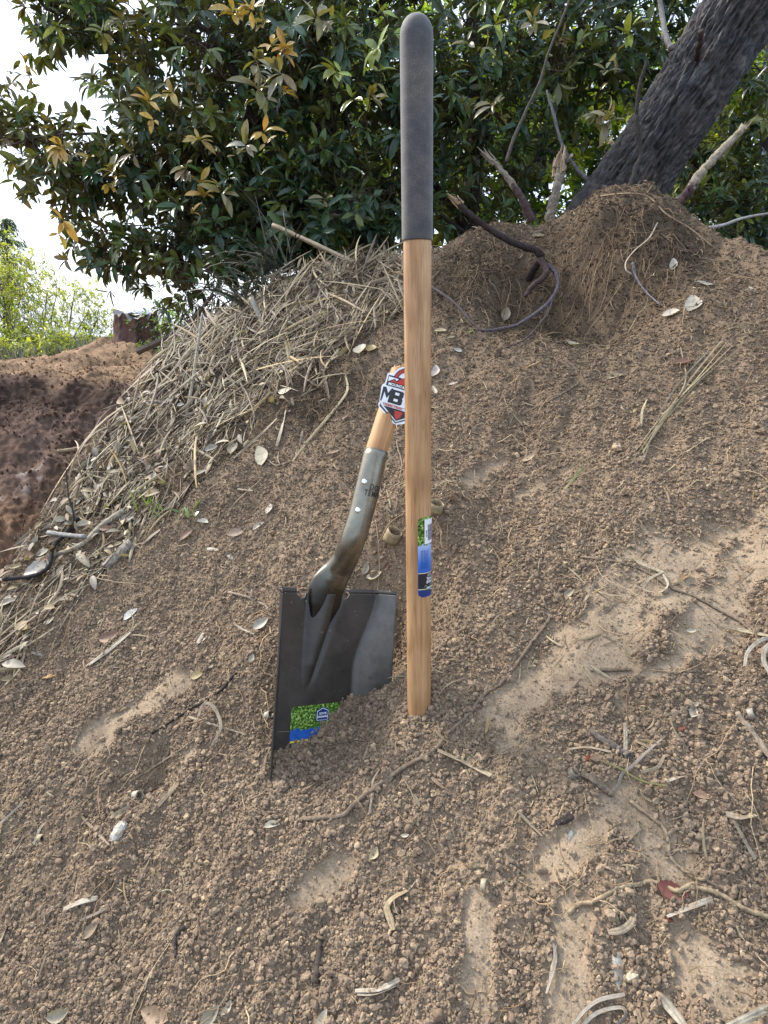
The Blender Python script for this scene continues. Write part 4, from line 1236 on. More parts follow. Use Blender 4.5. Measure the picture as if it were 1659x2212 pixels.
class Crown:
    def __init__(s): s.P = []; s.D = []; s.N = []; s.L = []; s.W = []; s.C = []; s.tw = Geo()
    def whorl(s, c, ax, n, ln, col, up=.5, spread=1.0, ratio=.33):
        ax = Vector(ax).normalized(); a = ax.orthogonal().normalized(); b = ax.cross(a); ph = random.random() * 6.28
        for k in range(n):
            an = ph + 2.4 * k + random.uniform(-.5, .5); el = random.uniform(-.1, 1.0) * spread
            d = (a * math.cos(an) + b * math.sin(an)) * math.sin(el + .35) + ax * math.cos(el + .35)
            nn = (ax * .7 + Vector((0, 0, up)) - d * .2 + Vector((random.uniform(-.3, .3), random.uniform(-.3, .3), random.uniform(-.3, .3))))
            l = ln * random.uniform(.65, 1.2)
            s.P.append(c + d * .004 - ax * random.uniform(0, .35) * ln); s.D.append(d + Vector((random.gauss(0, .22), random.gauss(0, .22), random.gauss(-.25, .3)))); s.N.append(nn); s.L.append(l); s.W.append(l * ratio * random.uniform(.85, 1.2))
            v = random.uniform(.72, 1.25); s.C.append((col[0] * v * random.uniform(.9, 1.15), col[1] * v, col[2] * v * random.uniform(.8, 1.2)))
    def twig(s, a, b, r, sag=.05, col=(.075, .055, .04), n=5):
        m = (a + b) / 2 + Vector((random.uniform(-1, 1), random.uniform(-1, 1), random.uniform(-.6, 1))) * (b - a).length * sag * 1.6
        V, F, UV = tube_geo(catmull([a, m, b], n), lambda t: r * (1 - .6 * t), 5, .1, False); s.tw.add(V, F, col, UV)
    def spray(s, c, ax, nw, size, ln, cols, root=None, leafn=(5, 8)):
        ax = Vector(ax).normalized(); c = Vector(c)
        tip = c + ax * size * .5; base = c - ax * size * .5
        if root is not None: s.twig(root, base, .0045, .10)
        s.twig(base, tip, .003, .06)
        for i in range(nw):
            t = random.random(); p = base.lerp(tip, t) ; o = Vector((random.gauss(0, 1), random.gauss(0, 1), random.gauss(0, .8))) * size * .28
            q = p + o + ax * size * .12; col = random.choice(cols)
            s.twig(p, q, .0016, .08, n=3)
            s.whorl(q, (o + ax * size * .3 + Vector((0, 0, size * .1))), random.randint(*leafn), ln * random.uniform(.8, 1.2), col)
    def finish(s, mat, parent, name='crown'):
        V, F, C = leaves_geo(np.array([v[:] for v in s.P]), np.array([v[:] for v in s.D]), np.array([v[:] for v in s.N]), np.array(s.L), np.array(s.W), np.array(s.C))
        o = link(name, fast_mesh(name, V, F, C), mat, parent)
        if s.tw.V: t = s.tw.obj('twigs', M_BARKC, parent)
        return o
GREENS = [(.034, .076, .052), (.056, .108, .046), (.026, .064, .054), (.084, .125, .040), (.040, .088, .068), (.024, .050, .036)]
OLIVE = [(.11, .12, .035), (.085, .10, .03), (.16, .12, .045)]
GOLD = [(.54, .34, .08), (.46, .32, .09), (.58, .40, .11)]
GREENS = [(r * 1.35, g * 1.18, b * .78) for r, g, b in GREENS]
YG = [(.26, .30, .07), (.20, .27, .07), (.32, .32, .10)]
KH = [(.24, .20, .10), (.18, .17, .08), (.27, .24, .15)]
def limb_obj(pts, r0, r1, parent, col=(.045, .036, .032), name='limb', sides=9, mat=None):
    path = catmull([W(*p) for p in pts], 7)
    path = [p + Vector((random.uniform(-1, 1), random.uniform(-1, 1), random.uniform(-1, 1))) * r0 * .25 for p in path]
    g = Geo(); V, F, UV = tube_geo(path, lambda t: r0 + (r1 - r0) * t, sides, .12, True); g.add(V, F, col, UV)
    o = g.obj(name, mat or M_BARKC, parent); return o, path
def make_tree(name, label, ells, limbs, trunk, cols, ln, group, mat=M_LEAF, reject=None, heroes=(), leafn=(5, 8), trunk_r=.05, ratio=.33):
    root = tag(empty(name, (0, 0, 0)), label, 'tree', group)
    nodes = []
    t, path = limb_obj(trunk, trunk_r, trunk_r * .55, root, name='trunk', sides=14); nodes += path[2:]
    for pts, r0, r1 in limbs:
        _, path = limb_obj(pts, r0, r1, root); nodes += path[1:]
    C = Crown()
    NA = np.array([p[:] for p in nodes])
    for (px, py, d, rx, ry, rd, n, nw, size, cset) in ells:
        for _ in range(n):
            for _try in range(30):
                v = Vector((random.gauss(0, 1), random.gauss(0, 1), random.gauss(0, 1))).normalized() * random.random() ** .42
                x, y, dd = px + v.x * rx, py + v.y * ry, d + v.z * rd
                if reject is None or not reject(x, y): break
            else: continue
            c = W(x, y, dd)
            i = int(np.argmin(np.sum((NA - np.array(c[:])) ** 2, 1))); nr = nodes[i]
            ax = (c - nr).normalized() + Vector((0, -.15, .25)) + Vector((random.uniform(-.4, .4), random.uniform(-.4, .4), random.uniform(-.4, .4)))
            far = (c - nr).length
            C.spray(c, ax, nw, size, ln, cset, nr if far < 1.2 else None, leafn)
    for (x, y, d, cset, l, n) in heroes:
        c = W(x, y, d); i = int(np.argmin(np.sum((NA - np.array(c[:])) ** 2, 1)))
        b = c + Vector((random.uniform(-.05, .05), .12, -.05)); C.twig(b, c, .0025, .05)
        C.whorl(c, Vector((random.uniform(-.5, .5), -.75, random.uniform(.1, .7))), n, l, random.choice(cset), spread=1.1, ratio=.38)
        for q in range(random.choice((1, 1, 2))): C.whorl(c + Vector((random.uniform(-.05, .05), random.uniform(0, .05), random.uniform(-.06, .03))), Vector((random.uniform(-.8, .8), -.4, random.uniform(-.2, .7))), max(3, n - 3), l * .8, random.choice(cset), ratio=.38)
    C.finish(mat, root)
    return root
def rej1(x, y):
    if ((x - 165) / 105) ** 2 + ((y - 205) / 85) ** 2 < 1 and random.random() < .97: return True
    if ((x - 40) / 105) ** 2 + ((y - 450) / 75) ** 2 < 1: return True
    if ((x - 400) / 45) ** 2 + ((y - 150) / 40) ** 2 < 1: return True
    if ((x - 330) / 60) ** 2 + ((y - 480) / 30) ** 2 < 1 and random.random() < .8: return True
    if x < 75 and 20 < y < 235 and random.random() < .85: return True
    if y > 395 + 1.05 * (x - 20) and x < 200: return True
    if y > 590 + (x - 240) * .18 and x < 420: return True
    if y > 600 and x < 640: return True
    return False
h1 = [(555, 130, 2.05), (600, 150, 2.0), (560, 190, 2.05), (570, 282, 2.1), (530, 312, 2.1), (540, 18, 2.05), (320, 215, 2.4), (430, 300, 2.4), (400, 362, 2.4), (480, 415, 2.3), (125, 312, 2.6), (135, 475, 2.6), (210, 182, 2.6), (225, 65, 2.6), (615, 95, 2.1), (500, 20, 2.2), (440, 420, 2.4), (370, 200, 2.5), (160, 330, 2.6), (240, 365, 2.6), (55, 135, 2.7)]
G1 = GREENS + OLIVE
make_tree('evergreen_tree', 'broad-leaved evergreen tree with rusty golden young leaves overhanging the bank against white sky',
    [(310, 230, 3.0, 290, 215, .45, 58, 7, .24, G1 + OLIVE), (170, 350, 3.1, 170, 120, .3, 24, 7, .22, G1 + OLIVE), (470, 430, 2.9, 190, 150, .4, 46, 7, .24, GREENS), (590, 180, 2.8, 190, 230, .5, 60, 7, .26, GREENS),
     (320, 545, 3.0, 130, 60, .25, 20, 7, .20, G1), (50, 270, 3.2, 90, 100, .3, 13, 7, .22, G1), (140, 25, 3.0, 120, 60, .3, 17, 8, .22, G1 + YG[:1]), (300, -220, 3.0, 420, 190, .6, 50, 7, .3, GREENS), (600, 500, 2.9, 170, 90, .35, 40, 7, .22, GREENS),
     (420, 60, 3.3, 260, 120, .3, 30, 7, .24, YG[1:2] + OLIVE + GREENS)],
    [([(700, 560, 3.1), (560, 470, 3.0), (400, 405, 2.95), (320, 400, 2.9), (225, 385, 2.9), (140, 330, 2.9)], .016, .004), ([(720, 480, 3.1), (620, 380, 3.0), (540, 240, 2.9), (480, 110, 2.85), (400, 20, 2.8), (330, -60, 2.8)], .020, .008),
     ([(640, 440, 3.0), (500, 430, 2.9), (400, 300, 2.85), (340, 205, 2.85), (240, 120, 2.8)], .013, .004), ([(560, 520, 3.0), (430, 540, 2.9), (330, 530, 2.9), (250, 560, 2.9)], .009, .003), ([(380, 400, 2.95), (250, 300, 2.9), (150, 290, 2.9), (60, 300, 3.0)], .009, .003),
     ([(480, 110, 2.85), (330, 60, 2.9), (190, 30, 2.9), (100, 20, 2.9)], .010, .004)],
    [(780, 760, 3.1), (745, 600, 3.1), (720, 480, 3.1), (700, 250, 3.1), (640, -100, 3.1), (600, -400, 3.1)], G1 + OLIVE + YG[1:2], .064, None, reject=rej1, trunk_r=.055,
    heroes=[(x, y, d, (GOLD * 3 + OLIVE[2:] + KH) if i not in (12, 13) else YG, random.uniform(.052, .074), random.randint(5, 9)) for i, (x, y, d) in enumerate(h1)])
def rej2(x, y): return y > 560
make_tree('evergreen_tree', 'dense dark evergreen tree just behind the foam grip of the upright handle',
    [(800, 200, 2.9, 190, 290, .5, 58, 7, .26, GREENS), (1000, 300, 3.1, 220, 240, .5, 50, 7, .26, GREENS), (780, 470, 2.9, 170, 90, .4, 32, 7, .24, GREENS), (1150, 120, 2.9, 200, 170, .4, 38, 7, .25, GREENS), (900, -230, 3.0, 420, 180, .6, 50, 7, .3, GREENS)],
    [([(1010, 500, 3.3), (900, 330, 3.1), (820, 120, 3.0), (780, -60, 3.0)], .018, .007), ([(1080, 560, 3.0), (960, 470, 2.95), (860, 400, 2.9), (700, 330, 2.9)], .010, .004), ([(1030, 300, 3.2), (1100, 150, 3.0), (1180, 20, 3.0), (1230, -80, 3.0)], .014, .006)],
    [(1010, 640, 3.3), (1010, 500, 3.3), (1030, 300, 3.25), (1020, 50, 3.2), (1000, -300, 3.2)], GREENS + OLIVE[:1], .062, None, reject=rej2, trunk_r=.05,
    heroes=[(725, 150, 2.05, YG, .062, 6), (810, 105, 2.0, YG, .062, 7), (800, 205, 2.1, KH, .060, 6), (685, 30, 2.1, KH, .07, 7), (825, 25, 2.1, YG, .055, 5), (760, 210, 2.2, YG[:2], .05, 5), (1070, 45, 2.1, YG, .055, 6), (1150, 52, 2.1, KH, .06, 6), (1064, 222, 2.2, KH, .055, 7), (1010, 90, 2.3, KH, .05, 5), (1310, 148, 2.2, KH, .04, 5), (700, 430, 2.4, KH[1:2], .05, 5), (560, 560, 2.5, OLIVE, .05, 5), (1000, 215, 2.3, OLIVE, .05, 5)])
make_tree('evergreen_tree', 'evergreen tree filling the gap behind the leaning dark trunk',
    [(1560, 300, 3.4, 190, 260, .45, 42, 7, .26, GREENS + YG[:1]), (1330, 80, 3.0, 170, 160, .35, 32, 7, .25, GREENS), (1600, 480, 3.2, 130, 110, .3, 22, 7, .22, GREENS + YG[:1]), (1420, -200, 3.2, 400, 160, .5, 40, 7, .3, GREENS)],
    [([(1640, 560, 3.5), (1500, 350, 3.4), (1400, 150, 3.2), (1350, -40, 3.1)], .016, .006), ([(1640, 560, 3.5), (1700, 350, 3.4), (1640, 150, 3.3)], .012, .005)],
    [(1650, 700, 3.6), (1640, 560, 3.5), (1660, 250, 3.5), (1690, -100, 3.5)], GREENS + OLIVE[:2], .065, None, reject=lambda x, y: y > 580, trunk_r=.045,
    heroes=[(1360, 66, 2.15, KH + YG[:1], .07, 7), (1314, 256, 2.2, KH, .06, 8), (1290, 272, 2.25, KH, .055, 6), (1215, 80, 2.4, OLIVE, .05, 5)])
BACK = [(.16, .25, .04), (.26, .34, .05), (.04, .08, .03), (.025, .05, .02), (.035, .07, .02), (.36, .40, .06)]
def back_tree(label, ells, trunk): make_tree('woodland_tree', label, ells, [], trunk, BACK, .085, 'woodland trees behind the bank', mat=M_LEAFB, trunk_r=.07, leafn=(6, 9), reject=lambda x, y: y > 640)
back_tree('sunlit green woodland tree seen through gaps just above the straw bank', [(760, 300, 4.8, 260, 330, .6, 120, 8, .4, BACK)], [(760, 700, 5.0), (750, 300, 5.0), (740, -100, 5.0)])
back_tree('sunlit green woodland tree seen through gaps beside the splintered snags', [(1150, 300, 5.0, 280, 330, .6, 170, 8, .4, BACK)], [(1090, 700, 5.2), (1100, 300, 5.2), (1120, -100, 5.2)])
back_tree('bright yellow-green woodland tree low behind the leaning trunk and mound', [(1560, 340, 5.2, 300, 330, .6, 130, 8, .4, BACK)], [(1600, 750, 5.4), (1600, 300, 5.4), (1560, -100, 5.4)])
back_tree('deep green woodland tree closing the view farthest back in the wood', [(1000, 200, 7.5, 560, 420, .6, 170, 8, .65, BACK[2:5]), (1500, 300, 7.5, 300, 300, .6, 90, 8, .65, BACK[2:5]), (700, 350, 7.2, 220, 260, .5, 70, 8, .6, BACK[2:5])], [(1250, 760, 7.8), (1240, 300, 7.8), (1200, -100, 7.8)])

# leaning dark trunk
def build_trunk():
    root = tag(empty('leaning_tree', W(1300, 520, 2.5)), 'large leaning tree with dark furrowed bark rising behind the soil mound', 'tree')
    pts = [(1230, 640, 2.52), (1300, 490, 2.5), (1362, 395, 2.47), (1425, 300, 2.44), (1491, 202, 2.42), (1560, 90, 2.40), (1640, -30, 2.38), (1760, -210, 2.36), (1900, -430, 2.34), (2060, -700, 2.3)]
    path = catmull([W(*p) for p in pts], 40); n = len(path); sides = 300
    V = []; UV = []; s = 0
    nrm = (path[1] - path[0]).normalized().cross(Vector((0, 1, 0))).normalized()
    P = np.zeros((n, sides + 1, 3)); U = np.zeros((n, sides + 1, 2))
    for i, p in enumerate(path):
        t = (path[min(i + 1, n - 1)] - path[max(i - 1, 0)]).normalized(); nrm = (nrm - t * nrm.dot(t)).normalized(); bi = t.cross(nrm)
        if i: s += (path[i] - path[i - 1]).length
        r = .134 + .075 * max(0, 1 - s / .42) ** 2
        a = 2 * np.pi * (np.arange(sides + 1) % sides) / sides
        x, y = np.cos(a), np.sin(a)
        # ridged bark, periodic round the trunk by sampling on the circle
        ang = np.arange(sides + 1) / sides * 2 * np.pi
        def per(f1, f2, sd): 
            w = sstep(5.6, 6.283, ang); v1 = perlin(ang * f1, np.full_like(ang, s * f2), sd); v0 = perlin((ang - 2 * np.pi) * f1, np.full_like(ang, s * f2), sd)
            return v1 * (1 - w) + v0 * w
        h = .012 * per(1.2, 2.5, 201) - .014 * (1 - np.abs(per(4.2, 4.2, 202)) * 2.2).clip(0, 1) ** 2 - .009 * (1 - np.abs(per(9, 11, 203)) * 2.4).clip(0, 1) ** 2 + .006 * per(18, 28, 204) + .003 * per(42, 60, 205)
        rr = r + h
        P[i] = np.array(p[:])[None] + x[:, None] * rr[:, None] * np.array(nrm[:])[None] + y[:, None] * rr[:, None] * np.array(bi[:])[None]
        U[i, :, 0] = ang * .134; U[i, :, 1] = s
    i = (np.arange(n - 1)[:, None] * (sides + 1) + np.arange(sides)[None]).ravel()
    F = np.stack([i, i + 1, i + sides + 2, i + sides + 1], 1)
    me = fast_mesh('trunk', P.reshape(-1, 3), F, None, True, U.reshape(-1, 2))
    o = link('trunk', me, M_TRUNK); adopt(root, o)
    st, _ = limb_obj([(1507, 128, 2.29), (1511, 95, 2.24), (1515, 66, 2.21)], .010, .009, None, (.05, .035, .03), 'branch_stub'); adopt(root, st)
    C = Crown()
    for _ in range(70):
        c = W(1900 + random.gauss(0, 260), -650 + random.gauss(0, 160), 2.5 + random.gauss(0, .4)); C.spray(c, (random.gauss(0, 1), random.gauss(0, 1), .5), 7, .35, .07, GREENS)
    C.finish(M_LEAF, None) ; 
    for nm in ('crown', 'twigs'): pass
    for ch in [x for x in COL.objects if x.parent is None and x.name.split('.')[0] in ('crown', 'twigs')]: adopt(root, ch)
build_trunk()
#@@PART3
# ================================================================== THINGS LYING ON THE SLOPE
def gpt(p, lift):
    if len(p) == 3: return W(*p)
    return G(p[0], p[1]) + SLOPE_N * lift
PALE = (.50, .43, .32); TAN = (.40, .31, .19); GREY = (.36, .34, .31); BARK = (.075, .055, .045); DKB = (.040, .032, .030); ROOT = (.36, .25, .145); WHT = (.66, .62, .54); RUST = (.30, .10, .045)
def stick(name, label, cat, pts, r0, r1, col, lift=None, wob=.25, sides=9, jag=0, tipcol=None, group=None, seg=8, rough=.14):
    lift = r0 * .6 if lift is None else lift
    col = tuple(c * .72 for c in col); col = tuple(c * .8 + sum(col) / 3 * .2 for c in col); tipcol = (tuple(c * .72 for c in tipcol[0]), tipcol[1]) if tipcol else None; r0 *= .9; r1 *= .9
    K = [gpt(p, lift) for p in pts]
    path = catmull(K, seg)
    path = [p + Vector((random.gauss(0, 1), random.gauss(0, 1), random.gauss(0, .6))) * r0 * wob * (.35 if i % 4 else 1.0) * .6 for i, p in enumerate(path)]
    V, F, UV = tube_geo(path, lambda t: (r0 + (r1 - r0) * t) * (1 + .05 * math.sin(t * 17 + r0 * 900) + .03 * math.sin(t * 41)), sides, rough, True, jag)
    g = Geo(); n = len(V)
    cols = [tuple(c * random.uniform(.8, 1.2) for c in col)] * 1
    C = []
    for i in range(n):
        t = min(1, (i // (sides + 1)) / (len(path) - 1)); v = random.uniform(.85, 1.15)
        c = col
        if tipcol and t > tipcol[1] + random.uniform(-.05, .05): c = tipcol[0]
        C.append(tuple(q * v for q in c))
    g.add(V, F, C, UV); o = g.obj(name, M_BARKC if col[0] < .3 else M_STRAW)
    origin_to(o, K[0]); return tag(o, label, cat, group)
def splinters(parent, P, D, n, L, r, col=(.60, .47, .30)):
    col = tuple(c * .7 for c in col)
    """torn wood at the end of a broken branch"""
    g = Geo(); D = D.normalized()
    for _ in range(n):
        o = Vector((random.gauss(0, 1), random.gauss(0, 1), random.gauss(0, 1))) * r * .5
        d = (D + Vector((random.gauss(0, .14), random.gauss(0, .14), random.gauss(0, .14)))).normalized(); l = L * random.uniform(.4, 1)
        V, F, UV = tube_geo([P + o - D * L * .3, P + o + d * l * .5, P + o + d * l], lambda t: r * .30 * (1 - .85 * t), 5, .2); vv = random.uniform(.55, 1.1); g.add(V, F, tuple(c * vv for c in col), UV)
    o = g.obj('torn_end', M_STRAW, None, False); o.parent = parent; o.matrix_parent_inverse = Matrix.Translation(-parent.location); return o
def strip(name, label, cat, pts, wd, col, lift=.003, twist=0.0, fold=.18, thick=.0005, group=None, taper=.35, seg=7, mat=None, ragged=.06):
    K = [gpt(p, lift) for p in pts]; path = catmull(K, seg); n = len(path); g = Geo(); V = []; C = []
    tw0 = random.uniform(-.5, .5); wd = wd * .68; col = tuple(c * f for c, f in zip(col, (.62, .58, .52))); kinks = [random.gauss(0, 1) for _ in range(n)]
    for i, p in enumerate(path):
        t = (path[min(i + 1, n - 1)] - path[max(i - 1, 0)]).normalized(); q = i / (n - 1)
        N = (SLOPE_N - t * SLOPE_N.dot(t)).normalized(); S = t.cross(N)
        a = tw0 + twist * q + .5 * math.sin(q * 3 + kinks[0]) + .04 * kinks[i]; S2 = S * math.cos(a) + N * math.sin(a); N2 = N * math.cos(a) - S * math.sin(a)
        w = wd * .5 * (1 - taper * abs(2 * q - 1) ** 2) * (1 + random.uniform(-ragged, ragged))
        for e, f in ((-1, 0), (-.4, .5), (0, .15), (.45, .55), (1, 0)):
            V.append(p + S2 * w * e + N2 * w * fold * f)
        for e, f in ((1, 0), (.45, .55), (0, .15), (-.4, .5), (-1, 0)):
            V.append(p + S2 * w * e + N2 * (w * fold * f - thick))
    F = []
    for i in range(n - 1):
        for k in range(10): F.append((i * 10 + k, i * 10 + (k + 1) % 10, (i + 1) * 10 + (k + 1) % 10, (i + 1) * 10 + k))
    F += [tuple(range(9, -1, -1)), tuple((n - 1) * 10 + k for k in range(10))]
    C = []
    for i in range(n):
        for k in range(10): v = (.70, 1.12, .78, 1.15, .8)[k % 5] * random.uniform(.8, 1.15); C.append(tuple(c * v for c in col))
    g.V = [tuple(v) for v in V]; g.F = F; g.C = C; g.UV = [(0, 0)] * len(V)
    o = g.obj(name, mat or M_STRAW, None, False); origin_to(o, K[0]); return tag(o, label, cat, group)
def leaf(label, px, py, ln, ang, col, ratio=.42, lift=.004, tilt=0, curl=.25, group=None, name='fallen_leaf', veins=True):
    col = tuple(c * f for c, f in zip(col, (.62, .59, .53))); ln = ln * .88
    a = R(ang); dx, dy = math.cos(a) * ln / 2, -math.sin(a) * ln / 2
    A = G(px - dx, py - dy); B = G(px + dx, py + dy); c = (A + B) / 2
    D = (B - A); L = min(D.length, ln * Gd(px, py) / FPX * 1.7); D.normalize()
    N = (SLOPE_N + Vector((random.uniform(-.3, .3), random.uniform(-.5, .1), random.uniform(-.1, .4))) + Vector((0, -tilt, 0))).normalized()
    S = D.cross(N).normalized(); N = S.cross(D)
    rows = 12; W_ = L * ratio / 2; V = []; C = []
    sc = random.uniform(-.12, .12)
    for i in range(rows + 1):
        t = i / rows; w = W_ * (math.sin(math.pi * min(1, t ** .85)) ** .75 + .02) * (1 + (.07 if i % 2 else -.03)); x = (t - .5) * L
        for e in (-1, -.55, 0, .55, 1):
            h = abs(e) ** 1.6 * w * curl + (t - .5) ** 2 * L * curl * .5
            V.append(D * x + S * (w * e + sc * L * math.sin(math.pi * t)) + N * (h + (.0006 if (i % 2 and veins) else 0)))
            v = (1.0 if e else .82) * (.9 if i % 2 and veins else 1.05) * random.uniform(.94, 1.06); C.append(tuple(q * v for q in col))
    F = [(i * 5 + k, i * 5 + k + 1, i * 5 + k + 6, i * 5 + k + 5) for i in range(rows) for k in range(4)]
    # stalk
    V2, F2, _ = tube_geo([D * (-L * .5), D * (-L * .5 - L * .10) - N * .001], lambda t: .0007, 4)
    g = Geo(); g.add(V, F, C); g.add(V2, F2, tuple(q * .7 for q in col))
    o = g.obj(name, M_DRY); o.location = c + SLOPE_N * lift
    return tag(o, label, 'leaf', group)
def roll(label, px, py, rpx, hpx, ax_ang, col, turns=1.15, cat='bark curl', name='bark_curl', tilt=.5):
    """curled strip of papery bark: a short open ring"""
    col = tuple(c * .66 for c in col); rpx *= .82; hpx *= .8
    d = Gd(px, py); r = rpx * d / FPX; h = hpx * d / FPX; c = G(px, py)
    ax = (RIGHT * math.cos(R(ax_ang)) + UPV * math.sin(R(ax_ang)) - FWD * tilt).normalized(); a = ax.orthogonal().normalized(); b = ax.cross(a)
    n = 40; V = []; C = []
    for i in range(n + 1):
        t = i / n; th = t * 2 * math.pi * turns; rr = r * (1 - .14 * t)
        for j in range(4):
            q = (j / 3 - .5) * h * (1 + .06 * math.sin(th * 3))
            V.append(a * math.cos(th) * rr + b * math.sin(th) * rr + ax * q); v = random.uniform(.9, 1.1) * (1.0 if j % 2 else .88); C.append(tuple(k * v for k in col))
    F = [(i * 4 + j, i * 4 + j + 1, i * 4 + j + 5, i * 4 + j + 4) for i in range(n) for j in range(3)]
    g = Geo(); g.add(V, F, C); o = g.obj(name, M_STRAW); o.location = c + SLOPE_N * r * .7
    md = o.modifiers.new('thickness', 'SOLIDIFY'); md.thickness = .0009
    return tag(o, label, cat)
def chunk(name, label, cat, px, py, ln, wd, ang, col, thick=.5, mat=None):
    col = tuple(c * .66 for c in col); wd = wd * .8
    d = Gd(px, py); L = ln * d / FPX; w = wd * d / FPX; c = G(px, py)
    D = (G(px + math.cos(R(ang)) * ln / 2, py - math.sin(R(ang)) * ln / 2) - c).normalized(); N = (SLOPE_N - D * SLOPE_N.dot(D)).normalized(); S = D.cross(N)
    g = Geo(); n = 14; V = []; C = []; prof = [random.uniform(.8, 1.15) for _ in range(10)]
    for i in range(n + 1):
        t = i / n; e = (1 - abs(2 * t - 1) ** 4) * .9 + .1
        for k in range(10):
            th = 2 * math.pi * k / 10; q = prof[k] * random.uniform(.88, 1.1) * e
            V.append(D * (L * (t - .5) + random.uniform(-.04, .04) * L) + S * math.cos(th) * w / 2 * q + N * math.sin(th) * w / 2 * thick * q); v = random.uniform(.65, 1.2); C.append(tuple(a * v for a in col))
    F = [(i * 10 + k, i * 10 + (k + 1) % 10, (i + 1) * 10 + (k + 1) % 10, (i + 1) * 10 + k) for i in range(n) for k in range(10)]; F += [tuple(range(9, -1, -1)), tuple(n * 10 + k for k in range(10))]
    g.add(V, F, C); o = g.obj(name, mat or (M_STRAW if col[0] > .25 else M_BARKC), None, False); o.location = c + SLOPE_N * w * thick * .35
    return tag(o, label, cat)

# --- branches and roots on the mound
b = stick('broken_branch', 'dark bent branch with pale splintered tip poking from the mound beside the pole', 'branch', [(1140, 615, 1.84), (1150, 585, 1.80), (1168, 556, 1.77), (1155, 540, 1.76), (1110, 525, 1.76), (1060, 497, 1.75), (1025, 470, 1.74), (990, 440, 1.73)], .0125, .0075, (.055, .036, .034), lift=0, jag=.02)
splinters(b, W(985, 436, 1.73), W(975, 428, 1.73) - W(1010, 458, 1.73), 14, .035, .009, (.62, .42, .22))
b = stick('broken_snag', 'leaning broken snag with peeling purple bark and shredded top on the crest', 'snag', [(1150, 478, 2.05), (1128, 430, 2.03), (1105, 395, 2.02), (1078, 362, 2.02), (1062, 345, 2.02)], .015, .006, (.12, .07, .068), lift=0, tipcol=((.30, .25, .19), .45), jag=.02)
splinters(b, W(1060, 343, 2.02), W(1045, 328, 2.02) - W(1075, 358, 2.02), 12, .05, .010, (.46, .38, .28))
b = stick('broken_snag', 'upright pale splintered snag with a ragged hollow top on the crest', 'snag', [(1186, 490, 2.08), (1193, 445, 2.07), (1203, 405, 2.06), (1212, 370, 2.06), (1215, 352, 2.06)], .018, .012, (.28, .225, .165), lift=0, jag=.04, rough=.5)
splinters(b, W(1210, 356, 2.06), W(1212, 335, 2.06) - W(1210, 360, 2.06), 18, .06, .018, (.50, .36, .22))
b = stick('broken_branch', 'thick pale peeled branch with purple bark rising beside the leaning tree', 'branch', [(1432, 460, 1.98), (1462, 440, 1.98), (1488, 412, 1.97), (1508, 380, 1.96), (1535, 350, 1.95), (1570, 314, 1.94), (1604, 280, 1.93)], .0165, .011, (.115, .062, .064), lift=0, tipcol=((.40, .34, .25), .38), jag=.03)
splinters(b, W(1602, 282, 1.93), W(1610, 272, 1.93) - W(1590, 295, 1.93), 10, .04, .010, (.48, .36, .2))
stick('dead_branch', 'thin dark dead branch standing in front of the leaning trunk', 'branch', [(1360, 408, 2.1), (1374, 360, 2.12), (1383, 335, 2.14), (1377, 270, 2.14), (1376, 225, 2.14), (1386, 170, 2.14), (1398, 132, 2.14)], .0085, .006, (.055, .045, .038), lift=0, wob=.35)
stick('dead_branch', 'grey curved dead branch on the dark foliage just short of the trunk', 'branch', [(1268, 388, 2.3), (1250, 368, 2.3), (1225, 335, 2.3), (1210, 300, 2.3), (1196, 245, 2.32), (1180, 195, 2.35)], .008, .0045, (.17, .16, .165), lift=0, wob=.35)
stick('dead_branch', 'short pale weathered branch slanting down onto the top of the leaning trunk', 'branch', [(1450, 105, 2.25), (1438, 75, 2.27), (1430, 30, 2.3), (1424, -10, 2.3)], .011, .009, (.34, .31, .29), lift=0)
stick('sapling', 'slender bare sapling stem slanting up from the purple-barked snag', 'sapling', [(1093, 350, 2.1), (1110, 300, 2.12), (1140, 232, 2.15), (1168, 172, 2.18), (1186, 110, 2.2), (1215, 40, 2.22), (1236, -20, 2.25)], .0062, .004, (.11, .09, .07), lift=0, wob=.25)
stick('dead_branch', 'whitish-grey dead branch lying along the crest below the leafy gap', 'branch', [(1518, 495, 1.82), (1560, 487, 1.84), (1610, 470, 1.88), (1680, 458, 1.92)], .0055, .0035, (.42, .41, .40), lift=0)
chunk('wood_chip', 'pale torn wood wedge lying under the whitish-grey branch', 'wood chip', 1574, 508, 62, 16, 32, (.50, .40, .28))
stick('vine', 'looping purple-grey root hanging below the bent dark branch', 'root', [(1183, 572, 1.76), (1200, 590, 1.74), (1205, 618, 1.72), (1188, 650, 1.69), (1160, 675, 1.66), (1115, 702, 1.63), (1070, 712, 1.60), (1040, 714, 1.585)], .0062, .0035, (.13, .10, .115), lift=0)
stick('vine', 'thin dark root crossing from the pole down to the looping root', 'root', [(925, 616, 1.75), (960, 638, 1.70), (990, 662, 1.66), (1015, 692, 1.62), (1042, 716, 1.585)], .0048, .0032, (.085, .065, .065), lift=0)
stick('vine', 'long thin dark twig trailing below the looping root', 'root', [(1196, 640, 1.70), (1185, 672, 1.66), (1165, 700, 1.62), (1130, 735, 1.585), (1075, 757)], .0026, .0014, (.10, .08, .08), lift=0)
stick('vine', 'stout broken root end curling down under the bent branch', 'root', [(1168, 560, 1.765), (1180, 590, 1.74), (1150, 618, 1.735), (1135, 640, 1.74)], .010, .006, (.10, .06, .05), lift=0)
stick('vine', 'bluish thin root squiggling beside the pale straw ribbon on the mound', 'root', [(1366, 578), (1372, 605), (1395, 640), (1425, 668)], .0035, .0018, (.24, .22, .26), lift=.012)
